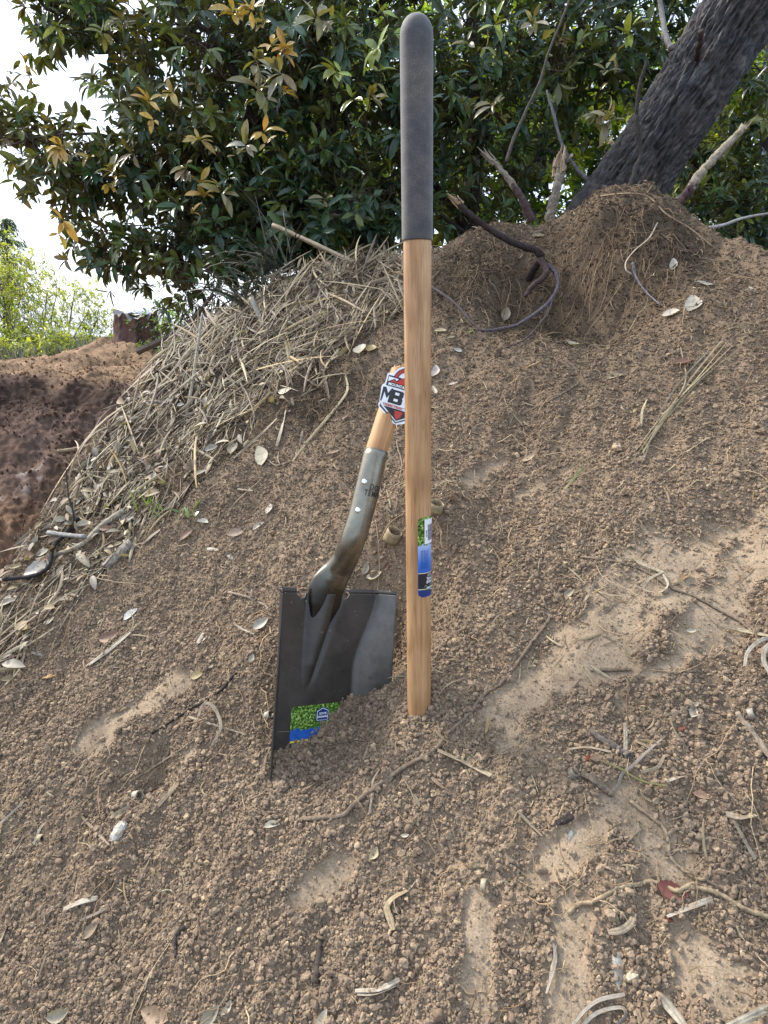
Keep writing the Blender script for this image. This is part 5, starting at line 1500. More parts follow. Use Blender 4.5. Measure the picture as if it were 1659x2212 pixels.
strip('straw_ribbon', 'long pale curved straw ribbon hanging on the mound face', 'straw', [(1420, 497), (1402, 530), (1372, 556), (1353, 580), (1352, 598), (1364, 608)], .006, (.50, .45, .38), lift=.02)
stick('root', 'crooked tan root running along the crest towards the peeled branch', 'root', [(1300, 430), (1350, 425), (1400, 432), (1440, 470), (1490, 500), (1540, 540)], .003, .0018, ROOT, lift=.008)
random.seed(21)
ML = [(1452, 575, 30, 80, WHT, 'round pale leaf with toothed rim high on the mound beside the squiggling root'), (1522, 615, 40, -10, WHT, 'toothed cream leaf on the mound farther down from the round one'), (1618, 632, 26, 100, (.50, .45, .38), 'small pale leaf near the edge of the crest under the woods'),
      (1491, 660, 42, 75, WHT, 'large upright oval cream leaf below the mound'), (1450, 680, 44, 15, (.62, .58, .52), 'folded pale leaf touching the large oval cream leaf'), (1237, 748, 34, 10, (.60, .54, .44), 'oval tan leaf alone on the slope beneath the mound'),
      (952, 718, 30, 0, (.60, .50, .33), 'round straw-coloured leaf just beside the pole near the thin root'), (975, 733, 20, 10, (.52, .45, .36), 'small tan leaf below the round straw-coloured leaf'), (1093, 682, 34, 78, (.48, .40, .30), 'narrow tan leaf under the looping root'),
      (989, 760, 22, 160, (.62, .62, .64), 'small bluish-white leaf scrap beside the pole'), (1164, 514, 34, 5, (.46, .36, .26), 'tan leaf lying on the crest between the snags and the mound'), (1018, 719, 14, 30, (.28, .42, .08), 'tiny bright green leaf beside the looping root'),
      (1475, 786, 46, 10, (.26, .14, .105), 'reddish-brown leaf half under the bundle of grass blades'), (1328, 818, 40, 15, (.58, .48, .34), 'crinkled pale leaf on the slope between root tangles'), (1143, 992, 38, 28, (.50, .38, .27), 'tan leaf with brown stalk pointing up the slope'), (980, 832, 24, 15, (.55, .50, .46), 'pale leaf scrap beside the middle of the pole'),
      (938, 805, 30, 70, (.62, .56, .52), 'whitish-pink leaf peeking out from behind the pole'), (1480, 1248, 30, 40, (.34, .23, .13), 'small brown crumpled leaf near the bare sandy chute'), (940, 845, 22, 120, (.55, .48, .40), 'little folded leaf hidden at the edge of the pole'),
      (617, 846, 34, 15, (.60, .55, .45), 'pale leaf at the foot of the straw heap'), (780, 760, 40, 75, (.58, .54, .47), 'upright whitish leaf on the straw above the broken shovel'), (800, 757, 28, 60, (.44, .34, .18), 'brown leaf next to the upright whitish leaf'), (505, 970, 36, 70, (.58, .52, .42), 'heart-shaped tan leaf at the edge of the straw'),
      (563, 988, 48, 100, (.64, .58, .46), 'long cream leaf curling below the straw edge'), (582, 1102, 26, 70, (.56, .50, .44), 'single pale leaf on the bare soil beyond the socket'), (560, 1139, 34, 35, (.48, .42, .36), 'grey-tan leaf lying below the single pale leaf'), (510, 1154, 42, 10, (.40, .29, .22), 'veined brown leaf beside the green sprouts'),
      (440, 1131, 28, -10, (.60, .57, .54), 'chalky leaf scrap just below the green sprouts'), (405, 1160, 40, 40, (.25, .14, .10), 'dull red-brown leaf above the white bent bark piece'), (722, 980, 32, 15, (.40, .26, .17), 'two-toned brown leaf in front of the socket'), (740, 905, 40, 20, (.20, .12, .07), 'dark brown leaf lying behind the wooden stub'),
      (790, 1230, 34, 70, (.52, .44, .36), 'tan leaf standing in the gap between socket and pole'), (810, 1245, 40, 20, (.58, .50, .38), 'pale crumpled leaf at the foot of the tan leaf behind the blade'), (835, 1225, 26, 60, (.20, .10, .07), 'dark red leaf curl near the pole behind the blade'),
      (435, 1382, 30, 65, (.64, .60, .54), 'white crumpled leaf on bare soil beyond the blade'), (240, 1377, 52, 20, (.34, .20, .145), 'broad reddish leaf with a green speck near the litter'), (285, 1330, 44, 40, (.60, .62, .66), 'bluish-white strip of leaf beyond the broad reddish leaf'), (20, 1300, 50, 15, (.60, .56, .48), 'pale leaf among litter at the picture edge'),
      (110, 1342, 34, 30, (.56, .52, .46), 'grey-white leaf at the lower end of the litter'), (85, 1240, 60, 5, (.64, .62, .58), 'long white leaf on the litter above the dark branch'), (135, 1235, 30, 60, (.54, .46, .36), 'tan leaf touching the long white leaf'), (170, 1080, 30, 80, (.58, .56, .52), 'chalky oval leaf at the outer edge of the straw'),
      (95, 1195, 34, 20, (.5, .46, .40), 'pale leaf hanging over the edge of the bank'), (428, 1462, 30, 20, (.50, .42, .22), 'yellowish thin leaf above the dark twig'), (458, 1441, 16, 40, (.58, .50, .38), 'tiny pale leaf beside the dark twig tip'), (565, 1350, 46, 35, (.62, .58, .52), 'crumpled whitish bark flake near the blade edge'), (545, 1425, 24, 70, (.62, .58, .50), 'small whitish flake caught in root fibres beside the blade'),
      (1454, 1925, 82, -22, (.19, .055, .045), 'glossy dark red leaf under the crooked root'), (1515, 1722, 44, -20, (.42, .27, .19), 'ragged brown dead leaf at the end of the root tangle'), (1495, 1541, 30, 80, (.66, .63, .54), 'square cream leaf scrap on the crumbs'), (1492, 1366, 26, 5, (.66, .62, .50), 'curled cream flake beside the sandy chute'),
      (877, 1806, 20, 5, (.66, .62, .52), 'small cream flake below the long root'), (808, 1845, 36, 60, (.58, .49, .32), 'curved yellow-tan leaf below the long root'), (1503, 1525, 16, 60, (.5, .44, .36), 'tiny tan scrap above the square cream scrap'), (492, 2178, 44, 60, (.54, .50, .40), 'pale leaf blade at the bottom of the picture'),
      (457, 2196, 70, 50, (.50, .45, .36), 'long papery blade beside the pale leaf at the bottom'), (200, 2010, 60, 50, (.36, .27, .19), 'withered brown leaf above the pale wedge'), (590, 1786, 40, 10, (.64, .60, .52), 'flat white splinter-like leaf by itself below the blade tip'), (1230, 1285, 30, 40, (.48, .40, .30), 'small tan leaf lying above the bark twig'),
      (700, 2205, 60, 70, (.60, .55, .44), 'pale pointed leaf cut by the bottom picture edge'), (340, 2195, 70, 160, (.36, .25, .17), 'brown curled leaf near the bottom picture edge'), (130, 2190, 60, 20, (.52, .46, .36), 'faded leaf near the bottom corner')]
for px, py, ln, an, col, lb_ in ML:
    leaf(lb_, px, py, ln, an, col, ratio=random.uniform(.40, .58), curl=random.uniform(.15, .5))
random.seed(22)
# --- canes, straw stalks and splinters
stick('cane', 'tall upright grey cane standing in the straw heap', 'cane', [(437, 677, 1.86), (428, 740, 1.83), (415, 830, 1.79), (400, 915, 1.75), (390, 996, 1.70)], .0035, .0065, (.40, .36, .30), lift=0, wob=.12, tipcol=((.44, .38, .28), .2))
stick('cane', 'long slanting cane resting along the edge of the straw', 'cane', [(415, 754, 1.88), (350, 832, 1.86), (280, 895, 1.82), (221, 943, 1.79)], .0075, .0060, (.42, .32, .19), lift=0, wob=.1)
stick('cane', 'short cane pointing out over the trail below the slanting one', 'cane', [(240, 947, 1.80), (185, 965, 1.80), (125, 975, 1.80)], .0075, .004, (.38, .28, .17), lift=0, wob=.1)
stick('cane', 'long tan cane sloping down from the dark foliage onto the straw', 'cane', [(590, 486, 2.25), (660, 518, 2.2), (735, 553, 2.15), (812, 590, 2.1)], .0085, .0075, (.50, .38, .21), lift=0, wob=.08)
stick('cane', 'straight pale cane sticking up out of the straw near its top', 'cane', [(542, 644, 2.0), (568, 700, 1.98), (598, 762, 1.95)], .0085, .0065, (.46, .41, .30), lift=0, wob=.08)
stick('cane', 'short thick cut cane lying at the low end of the litter', 'cane', [(285, 1176), (258, 1202), (230, 1231)], .011, .011, (.40, .34, .26), lift=.006, wob=.05, sides=12)
stick('cane', 'flattened pale cane lying across the lower litter', 'cane', [(270, 1110), (225, 1140), (175, 1185), (85, 1215)], .0085, .005, (.42, .35, .24), lift=.008, wob=.08)
stick('cane', 'grey stick lying level across the lower litter', 'cane', [(115, 1163), (150, 1168), (195, 1172)], .006, .005, (.38, .35, .32), lift=.02, wob=.08)
stick('dark_branch', 'gnarled dark branch twisting down through the lower litter', 'branch', [(178, 1130), (150, 1166), (128, 1188), (120, 1214), (112, 1240), (80, 1256), (20, 1262)], .0058, .0050, DKB, lift=.018)
stick('twig', 'thin bare dark twig with fine forks above the lower litter', 'twig', [(150, 1166, 1.52), (160, 1120, 1.52), (148, 1070, 1.54), (142, 1010, 1.56)], .0028, .001, DKB, lift=0)
for nm, lb_, pts, w_, c_ in [
    ('grass_strip', 'long flat bent straw strip hanging down beside the stub', [(747, 814), (752, 836), (748, 856), (715, 900), (672, 950), (634, 1000)], .010, (.44, .39, .24)),
    ('grass_strip', 'short flat upright straw strip above the blade', [(619, 890), (610, 930), (600, 968)], .013, (.46, .42, .32)),
    ('grass_strip', 'slanting straw strip pointing at the cream leaf', [(600, 908), (560, 948), (507, 994)], .009, (.42, .36, .26)),
    ('grass_strip', 'thin curved straw below the cream leaf', [(570, 985), (595, 1008), (620, 1004)], .003, (.42, .36, .27)),
    ('grass_strip', 'flat straw piece standing beside the short upright strip', [(655, 935), (650, 968)], .008, (.40, .36, .30)),
    ('grass_strip', 'small flat chip of straw on bare soil beyond the sprouts', [(515, 1060), (548, 1064)], .007, (.54, .48, .36)),
    ('grass_strip', 'thin straw crossing the small flat chip', [(570, 1036), (520, 1080), (498, 1105)], .003, (.36, .27, .17)),
    ('grass_strip', 'broad folded brown reed above the stub', [(758, 748), (735, 770), (700, 790)], .018, (.44, .31, .14)),
    ('grass_strip', 'wide curled straw band in the middle of the straw heap', [(368, 880), (378, 905), (362, 935)], .014, (.48, .40, .27)),
    ('grass_strip', 'torn folded yellowish husk at the edge of the straw heap', [(325, 860), (345, 880), (350, 900)], .022, (.52, .38, .18)),
    ('grass_strip', 'wide straw strip hanging from the low end of the slanting cane', [(243, 935), (255, 990)], .016, (.46, .40, .30)),
    ('grass_strip', 'pale flat strip across the green sprouts', [(262, 1072), (300, 1066), (345, 1063)], .010, (.52, .49, .36)),
    ('grass_strip', 'long yellowish straw lying down the slope beside the reddish leaf', [(310, 1345), (255, 1392), (190, 1442)], .007, (.50, .41, .25)),
    ('grass_strip', 'frayed white straw strip next to the yellowish straw', [(285, 1370), (240, 1408), (196, 1440)], .009, (.56, .54, .47)),
    ('grass_strip', 'orange-brown chip of cane on the dark soil', [(96, 1468), (118, 1462)], .014, (.56, .34, .12)),
    ('grass_strip', 'pale angled stick at the picture edge above the sandy patch', [(15, 1483), (45, 1450), (62, 1400)], .007, (.40, .35, .27)),
    ('grass_strip', 'small white chip below the litter', [(74, 1413), (96, 1419)], .008, (.60, .58, .54)),
    ('grass_strip', 'tall bleached straw arch over the root hollow', [(440, 1561), (450, 1536), (466, 1534), (482, 1556), (488, 1586), (470, 1622)], .008, (.40, .36, .28)),
    ('grass_strip', 'long grey-brown splinter beside the root hollow', [(390, 1696), (360, 1728), (330, 1762)], .010, (.27, .22, .15)),
    ('grass_strip', 'thin straight brown splinter leading to the white rotten wood', [(152, 1738), (195, 1782), (240, 1828)], .006, (.33, .25, .16)),
    ('grass_strip', 'pale strip hanging under the white bark roll', [(285, 1745), (262, 1758), (243, 1770)], .009, (.48, .40, .27)),
    ('grass_strip', 'grey blade curving on the crumbs below the sandy patch', [(107, 1776), (90, 1796), (78, 1828)], .006, (.44, .42, .38)),
    ('grass_strip', 'pair of grey splinters near the picture edge', [(55, 1736), (30, 1760), (5, 1782)], .006, (.36, .33, .29)),
    ('grass_strip', 'bleached wood wedge lying alone on brown crumbs', [(142, 1967), (180, 1950), (216, 1942)], .013, (.54, .50, .43)),
    ('grass_strip', 'grey wood sliver below the bleached wedge', [(180, 1990), (215, 1975), (240, 1962)], .006, (.33, .29, .25)),
    ('grass_strip', 'short pale straw below the standing handle root', [(822, 1665), (808, 1690), (806, 1722), (800, 1762)], .005, (.40, .36, .30)),
    ('grass_strip', 'tan splinter close in front of the buried blade', [(700, 1684), (675, 1700), (655, 1712)], .006, (.36, .27, .17)),
    ('grass_strip', 'straw sliver standing upright in the soil before the blade', [(800, 1600), (795, 1622), (787, 1645)], .004, (.44, .36, .25)),
    ('grass_strip', 'ribbed pale straw bundle lying below the pole', [(947, 1624), (1005, 1650), (1062, 1679)], .014, (.50, .44, .32)),
    ('grass_strip', 'brown splinter under the ribbed straw bundle', [(934, 1683), (960, 1706)], .008, (.30, .22, .14)),
    ('grass_strip', 'slim straw stick pointing to the dark bark piece', [(1120, 1756), (1148, 1785), (1172, 1809)], .007, (.42, .36, .26)),
    ('grass_strip', 'lone pale stick high on the slope near the grass blades', [(1482, 981), (1505, 966), (1530, 950)], .009, (.52, .48, .36)),
    ('grass_strip', 'yellow-green flat blade halfway up the slope', [(1265, 1010), (1243, 1035), (1220, 1062)], .008, (.40, .39, .16)),
    ('grass_strip', 'thin straw running up to the yellow-green blade', [(1290, 985), (1240, 1010), (1195, 1040)], .004, (.42, .34, .18)),
    ('grass_strip', 'pale curved blade standing on the slope under the crinkled leaf', [(1400, 862), (1388, 890), (1385, 925)], .007, (.54, .49, .34)),
    ('grass_strip', 'white twisted straw ribbon near the top of the sandy chute', [(1360, 1210), (1400, 1228), (1435, 1242)], .008, (.60, .54, .40)),
    ('grass_strip', 'looped white ribbon of straw beside the twisted one', [(1432, 1240), (1400, 1258), (1392, 1278), (1425, 1284), (1442, 1268), (1432, 1246)], .007, (.58, .54, .42)),
    ('grass_strip', 'short straw leaning by the bare chute', [(1286, 1258), (1278, 1280), (1264, 1302)], .006, (.54, .48, .36)),
    ('grass_strip', 'long straw pair reaching in from the picture edge', [(1555, 1355), (1610, 1368), (1690, 1384)], .009, (.56, .50, .36)),
    ('grass_strip', 'arched bleached blade under the long straw pair', [(1690, 1390), (1640, 1400), (1612, 1425), (1605, 1455)], .008, (.46, .43, .38)),
    ('grass_strip', 'second arched bleached blade drooping at the picture edge', [(1690, 1400), (1655, 1410), (1645, 1440), (1660, 1475)], .009, (.46, .43, .38)),
    ('grass_strip', 'crescent-shaped dry blade on the damp brown soil', [(1370, 1976), (1362, 1998), (1342, 2012), (1314, 2017)], .012, (.50, .42, .31)),
    ('grass_strip', 'straight grey-white strip under the crooked root', [(1440, 1983), (1490, 1962), (1538, 1944)], .010, (.50, .48, .43)),
    ('grass_strip', 'thin split straw standing upright near the bottom', [(1196, 2030), (1200, 2080), (1181, 2148)], .006, (.52, .47, .42)),
    ('grass_strip', 'second half of the split straw leaning against its pair', [(1204, 2034), (1194, 2090), (1186, 2140)], .005, (.46, .42, .37)),
    ('grass_strip', 'wide grey-white strip cut by the bottom edge', [(1422, 2150), (1452, 2185), (1486, 2228)], .015, (.52, .48, .40)),
    ('grass_strip', 'white straw running out of the bottom corner', [(1690, 2165), (1640, 2190), (1560, 2225)], .012, (.58, .54, .44)),
    ('grass_strip', 'creamy folded strip lying level near the picture edge', [(1567, 1762), (1600, 1768), (1632, 1764)], .015, (.56, .49, .37)),
    ('grass_strip', 'straight strip hanging from under the creamy folded strip', [(1585, 1778), (1608, 1820), (1630, 1860)], .010, (.50, .45, .34)),
    ('grass_strip', 'grey loop of dry grass at the bottom edge', [(1234, 2222), (1262, 2186), (1295, 2162), (1350, 2150)], .008, (.34, .33, .31)),
    ('grass_strip', 'lower grey blade parallel to the grass loop', [(1250, 2226), (1290, 2190), (1340, 2178), (1352, 2196), (1330, 2222)], .007, (.34, .33, .31)),
    ('grass_strip', 'tapering tan blade pointing down on the crumbs', [(882, 1926), (848, 1945), (838, 1965), (846, 1990), (852, 2012)], .013, (.48, .39, .25)),
    ('grass_strip', 'white ragged strip of wood at the foot of the slope', [(770, 2142), (820, 2138), (866, 2118)], .010, (.58, .54, .47)),
    ('grass_strip', 'second white strip just under the ragged one', [(775, 2150), (815, 2148), (858, 2130)], .006, (.56, .52, .45)),
    ('grass_strip', 'blunt straw piece at the picture edge low down', [(5, 2038), (18, 2010), (34, 1978)], .010, (.50, .42, .33)),
    ('grass_strip', 'pale upright sliver inside the debris tangle', [(1350, 1566), (1352, 1600), (1350, 1634)], .009, (.50, .45, .36)),
    ('grass_strip', 'bent grey straw laid across the debris tangle', [(1230, 1622), (1270, 1618), (1320, 1628)], .006, (.42, .37, .29)),
    ('grass_strip', 'looping straw around the lower side of the debris tangle', [(1430, 1600), (1395, 1630), (1370, 1655), (1345, 1675), (1335, 1700), (1318, 1716)], .006, (.36, .33, .30)),
    ('grass_strip', 'thin pale sliver running out of the tangle', [(1435, 1636), (1420, 1662), (1385, 1672)], .007, (.50, .42, .29)),
    ('grass_strip', 'short white strip beyond the tangle', [(1440, 1692), (1462, 1684), (1482, 1680)], .006, (.58, .54, .46)),
    ('grass_strip', 'yellow-green mossy stem under the tangle', [(1295, 1646), (1340, 1664), (1385, 1690), (1440, 1702)], .004, (.22, .24, .07)),
    ('grass_strip', 'small curved sliver below the mossy stem', [(1384, 1708), (1390, 1724), (1408, 1736)], .005, (.40, .34, .24))]:
    strip(nm, lb_, 'straw', pts, w_, c_, lift=.006 if 'arch' not in lb_ else .02)
# bundle of grass blades
gb_ = [strip('grass_blade', 'x', 'x', [(1570 + a, 745 + b), (1500 + c, 830), (1440 + d, 900), (1388 + e, 985 + f)], w_, c_, lift=.008) for a, b, c, d, e, f, w_, c_ in
       [(0, 0, 0, 0, 0, 0, .005, (.42, .38, .20)), (12, 8, 4, -6, -14, -6, .004, (.48, .42, .28)), (-14, 0, -12, 4, 12, -20, .006, (.44, .38, .24)), (20, 20, 10, 8, 20, -50, .004, (.36, .34, .18)), (-40, 20, -30, -14, 4, 10, .005, (.50, .45, .34)), (-100, 12, -20, -2, -20, 14, .004, (.38, .32, .2))]]
gr_ = tag(empty('grass_bundle', gb_[0].location), 'bundle of long dry grass blades lying down the slope', 'grass bundle')
for o in gb_:
    for k in ('label', 'category'): del o[k]
    o.parent = gr_; o.matrix_parent_inverse = Matrix.Translation(-gr_.location)
for lb_, pts, r0, r1, c_, nm in [
    ('long tan root snaking across the soil below the pole', [(655, 1771), (700, 1768), (745, 1762), (770, 1735), (830, 1690), (880, 1655), (940, 1622), (975, 1580), (1010, 1550), (1050, 1500), (1085, 1478), (1135, 1410), (1165, 1370), (1190, 1335)], .0038, .0030, (.235, .165, .105), 'root'),
    ('crooked golden root zigzagging over the damp soil past the red leaf', [(1228, 1975), (1250, 1955), (1290, 1945), (1340, 1918), (1380, 1912), (1402, 1906), (1435, 1912), (1462, 1926), (1492, 1915), (1520, 1922), (1560, 1935), (1610, 1965), (1680, 1988)], .0028, .0030, (.42, .30, .16), 'root'),
    ('forked tan root running down into the damp soil', [(1360, 1731), (1404, 1764), (1435, 1792), (1444, 1830), (1448, 1852), (1475, 1880), (1510, 1900), (1530, 1895), (1535, 1870)], .0026, .0018, (.40, .28, .16), 'root'),
    ('thin branch root reaching level from the forked root', [(1440, 1803), (1475, 1790), (1515, 1810), (1545, 1812), (1580, 1822)], .0022, .0010, (.38, .27, .16), 'root'),
    ('small spiky root below the level branch root', [(1445, 1841), (1480, 1836), (1520, 1842), (1530, 1815)], .0016, .0009, (.36, .26, .16), 'root'),
    ('little side root hooking down beside the forked root', [(1385, 1792), (1360, 1815), (1342, 1845)], .0020, .0010, (.34, .24, .15), 'root'),
    ('long thin brown root running beside the sandy chute', [(1255, 1205), (1330, 1215), (1395, 1236), (1450, 1272), (1500, 1290), (1555, 1321), (1600, 1345), (1632, 1374)], .0022, .0018, (.26, .185, .12), 'root'),
    ('pale wavy root lying on the soil below the root hollow', [(410, 1551), (450, 1563), (490, 1576), (535, 1589)], .0026, .0016, (.42, .33, .22), 'root'),
    ('curved tan root above the corner of the blade', [(495, 1281), (530, 1290), (565, 1305), (590, 1323)], .0028, .0020, (.34, .25, .17), 'root'),
    ('short grey root stub next to the blade edge', [(510, 1352), (530, 1364), (552, 1372)], .0028, .0020, (.44, .38, .30), 'root'),
    ('slender dark twig lying up the slope across the sandy patch', [(512, 1456), (470, 1500), (400, 1542), (327, 1588)], .0030, .0014, DKB, 'twig'),
    ('bent brown twig higher up than the sandy patch', [(336, 1407), (310, 1440), (290, 1470), (286, 1484)], .0022, .0014, (.15, .11, .08), 'twig'),
    ('dark curved twig lying on loose crumbs', [(403, 2003), (385, 2020), (380, 2045), (382, 2068)], .0042, .0020, (.075, .058, .048), 'twig'),
    ('thick tapering dark stick near the bottom', [(696, 1990), (692, 2040), (688, 2085), (683, 2125)], .0022, .0062, (.095, .070, .052), 'twig'),
    ('dark twisted stick inside the debris tangle', [(1275, 1581), (1310, 1606), (1340, 1624), (1362, 1637)], .0045, .0062, (.15, .12, .10), 'twig'),
    ('thorny brown stick at the lower side of the tangle', [(1262, 1676), (1285, 1690), (1305, 1706), (1322, 1718)], .0052, .0045, (.24, .18, .12), 'twig'),
    ('short brown twig lying level on the sandy chute', [(1295, 1449), (1330, 1449), (1364, 1448)], .0028, .0022, (.20, .14, .09), 'twig'),
    ('jointed tan stick slanting out at the picture edge', [(1590, 1541), (1620, 1578), (1650, 1620), (1680, 1655)], .0042, .0046, (.38, .28, .19), 'twig'),
    ('long thin root hanging in the soil behind the pole', [(862, 925), (858, 960), (868, 1000), (862, 1040)], .0016, .0010, (.38, .28, .18), 'root'),
    ('curved dark root curving behind the pole near the curled bark ring', [(825, 1035), (822, 1070), (838, 1100), (856, 1118)], .0028, .0016, (.30, .25, .19), 'root'),
    ('fine pale root down the bare soil before the blade', [(520, 1700), (528, 1740), (540, 1775)], .0012, .0008, (.42, .32, .2), 'root'),
    ('long fine root across the middle of the slope above the chute', [(1420, 930), (1370, 975), (1300, 1010), (1230, 1040), (1180, 1075)], .0016, .0010, (.38, .27, .17), 'root'),
    ('thin brown root along the slope beside the tan leaf', [(1250, 830), (1200, 860), (1140, 890), (1070, 915)], .0022, .0012, (.26, .18, .12), 'root'),
    ('root arching over the dark root hollow', [(280, 1690), (330, 1660), (370, 1635), (420, 1600)], .0022, .0014, (.40, .29, .17), 'root')]:
    stick(nm, lb_, nm, pts, r0, r1, c_, lift=r0 * .9, wob=.5, seg=7)
# --- bark curls, chips and rotten wood
roll('curled ring of pale papery bark lying between socket and pole', 851, 1166, 21, 34, 62, (.48, .37, .20))
roll('curled bark ring holding chips just past the pole', 944, 1104, 20, 28, 75, (.50, .40, .22))
roll('small cream bark hoop on the smooth damp soil', 1049, 1917, 16, 14, 10, (.56, .49, .34), 1.0)
roll('white rolled bark below the root hollow', 300, 1722, 12, 22, 20, (.62, .56, .44))
roll('small bark roll near the grey blade', 92, 1813, 9, 18, 10, (.54, .44, .28))
roll('white shell-like bark curl touching the blade edge', 582, 1547, 9, 18, 30, (.66, .62, .52), .8)
roll('thin wood shaving coil under the grass bundle', 1353, 893, 16, 4, 60, (.46, .36, .22), 1.6)
roll('pale curl on the jointed stick', 1622, 1546, 13, 16, 25, (.52, .47, .38), .8)
roll('grey bark curl inside the debris tangle', 1240, 1674, 12, 20, 60, (.38, .34, .26), .9)
for a in [('rotten_wood', 'white rotten wood lump with dark cracks on the crumbs', 'wood chip', 258, 1797, 48, 36, 60, (.60, .57, .50), .6), ('bark_chip', 'flat grey-brown bark chip below the long splinter', 'bark chip', 314, 1822, 34, 17, 10, (.26, .20, .14), .25),
          ('bark_chip', 'dark rectangular bark piece on the crumbs', 'bark chip', 1228, 1766, 62, 22, 32, (.060, .045, .042), .35), ('wood_chip', 'small bright white wood chip below the dark bark piece', 'wood chip', 1232, 1806, 24, 11, 75, (.70, .68, .62), .4),
          ('bark_chip', 'rough brown bark flake on loose pebbles', 'bark chip', 1030, 1868, 40, 20, 15, (.27, .20, .13), .4), ('rotten_wood', 'splintered grey-white wood standing near the bottom', 'wood chip', 1334, 2096, 76, 24, 95, (.56, .52, .44), .5),
          ('wood_chip', 'blocky cream wood chip leaning on the splintered wood', 'wood chip', 1366, 2112, 32, 24, 30, (.68, .60, .42), .7), ('wood_chip', 'white bent piece of bark above the dull red-brown leaf', 'wood chip', 455, 1188, 62, 13, -6, (.66, .60, .48), .5),
          ('wood_chip', 'pale torn chip end beyond the white bent piece', 'wood chip', 495, 1202, 30, 12, -40, (.58, .52, .42), .4), ('bark_chip', 'dark flat bark fragment upslope from the pole foot', 'bark chip', 1160, 1215, 44, 12, 30, (.10, .075, .06), .3),
          ('bark_chip', 'brown bark crumb in front of the buried blade tip', 'bark chip', 650, 1722, 22, 10, 10, (.24, .10, .06), .5), ('bark_chip', 'rust-red bark crumb in the debris tangle', 'bark chip', 1268, 1640, 18, 14, 30, (.25, .07, .035), .7),
          ('bark_chip', 'crumpled rusty scrap beneath the square cream scrap', 'bark chip', 1475, 1574, 26, 14, 30, (.30, .13, .08), .6), ('bark_chip', 'rust-brown lump beside the grey-white strip', 'bark chip', 1442, 1988, 24, 14, 0, (.17, .06, .035), .6),
          ('bark_chip', 'dark slanting bark stick half buried near the centre bottom', 'bark chip', 1120, 2165, 50, 12, 130, (.11, .085, .06), .5), ('bark_chip', 'brown bark lump behind the pole beside the ring', 'bark chip', 975, 1080, 22, 18, 60, (.20, .10, .06), .8)]:
    chunk(*a)

# --- green sprouts and the dark sedge
def blades(name, label, cat, bases, n, L, wd, col, mat, spread=.8, bend=1.2, seg=7, lean=(0, 0, 0)):
    V = []; F = []; C = []
    for b0 in range(n):
        P = Vector(random.choice(bases)); P = P + Vector((random.gauss(0, 1), random.gauss(0, 1), 0)) * .012
        an = random.uniform(0, 6.28); h = Vector((math.cos(an), math.sin(an), 0)); d = (Vector((0, 0, 1)) + h * random.uniform(.1, spread) + Vector(lean)).normalized(); l = L * random.uniform(.5, 1.1)
        S = d.cross(Vector((random.gauss(0, 1), random.gauss(0, 1), .2))).normalized(); w = wd * random.uniform(.7, 1.2); o = len(V); v = random.uniform(.7, 1.3)
        for i in range(seg + 1):
            t = i / seg; ww = w * (1 - t ** 2) * .5 + .0001
            V += [P - S * ww, P + S * ww]; C += [tuple(q * v for q in col)] * 2
            d = (d + Vector((0, 0, -1)) * bend / seg * (.3 + t) + h * .05).normalized(); P = P + d * l / seg
        for i in range(seg): F.append((o + 2 * i, o + 2 * i + 1, o + 2 * i + 3, o + 2 * i + 2))
    g = Geo(); g.V = [tuple(v) for v in V]; g.F = F; g.C = C; g.UV = [(0, 0)] * len(V)
    o = g.obj(name, mat); return tag(o, label, cat)
blades('sedge_clump', 'dark green clump of long arching blades under the evergreen foliage', 'plant', [W(570, 640, 2.15), W(600, 600, 2.2), W(540, 670, 2.1), W(620, 590, 2.2)], 90, .30, .006, (.012, .032, .018), M_STRAW, 1.0, 1.9, lean=(-.6, -.1, .0))
blades('grass_tuft', 'bright green grass sprout beside the pale flat strip', 'plant', [G(290, 1105), G(310, 1100)], 9, .07, .004, (.22, .34, .06), M_LEAF, .5, .5)
blades('grass_tuft', 'small green seedling growing alone below the straw', 'plant', [G(408, 1108), G(400, 1112)], 8, .05, .008, (.12, .24, .06), M_LEAF, 1.2, .8)
blades('grass_tuft', 'thin pale green grass sprout between the two green sprouts', 'plant', [G(350, 1115), G(365, 1105), G(340, 1130)], 12, .055, .0025, (.24, .32, .10), M_LEAF, .9, .6)

# ================================================================== BEYOND THE BANK
def shrub(name, label, cat, ells, cols, ln, n, mat, group=None, stems=6, foot=None, ratio=.5):
    root = tag(empty(name, foot), label, cat, group); C = Crown()
    st = []
    for s_ in range(stems):
        e = ells[s_ % len(ells)]; t = W(e[0] + random.uniform(-.7, .7) * e[3], e[1] - random.uniform(-.3, .8) * e[4], e[2]); m = (Vector(foot) + t) / 2 + Vector((random.uniform(-.3, .3), 0, .2))
        C.twig(Vector(foot) + Vector((random.uniform(-.3, .3), 0, 0)), t, .016, .05, (.16, .13, .10)); st.append(t)
    for (px, py, d, rx, ry, rd, ns) in ells:
        for _ in range(ns):
            v = Vector((random.gauss(0, 1), random.gauss(0, 1), random.gauss(0, 1))).normalized() * random.random() ** .45
            c = W(px + v.x * rx, py + v.y * ry, d + v.z * rd)
            C.spray(c, (random.gauss(0, .6), random.gauss(0, .6), 1.0), n, .35, ln, cols, None, (4, 7))
    C.finish(mat, root)
    for ch in [x for x in COL.objects if x.parent == root]: ch.matrix_parent_inverse = Matrix.Translation(-Vector(foot))
    return root
random.seed(31)
YGR = [(.36, .38, .12), (.42, .42, .16), (.28, .32, .11), (.46, .45, .22), (.20, .24, .10)]  # paled so the leaf colours carry a hazy glow
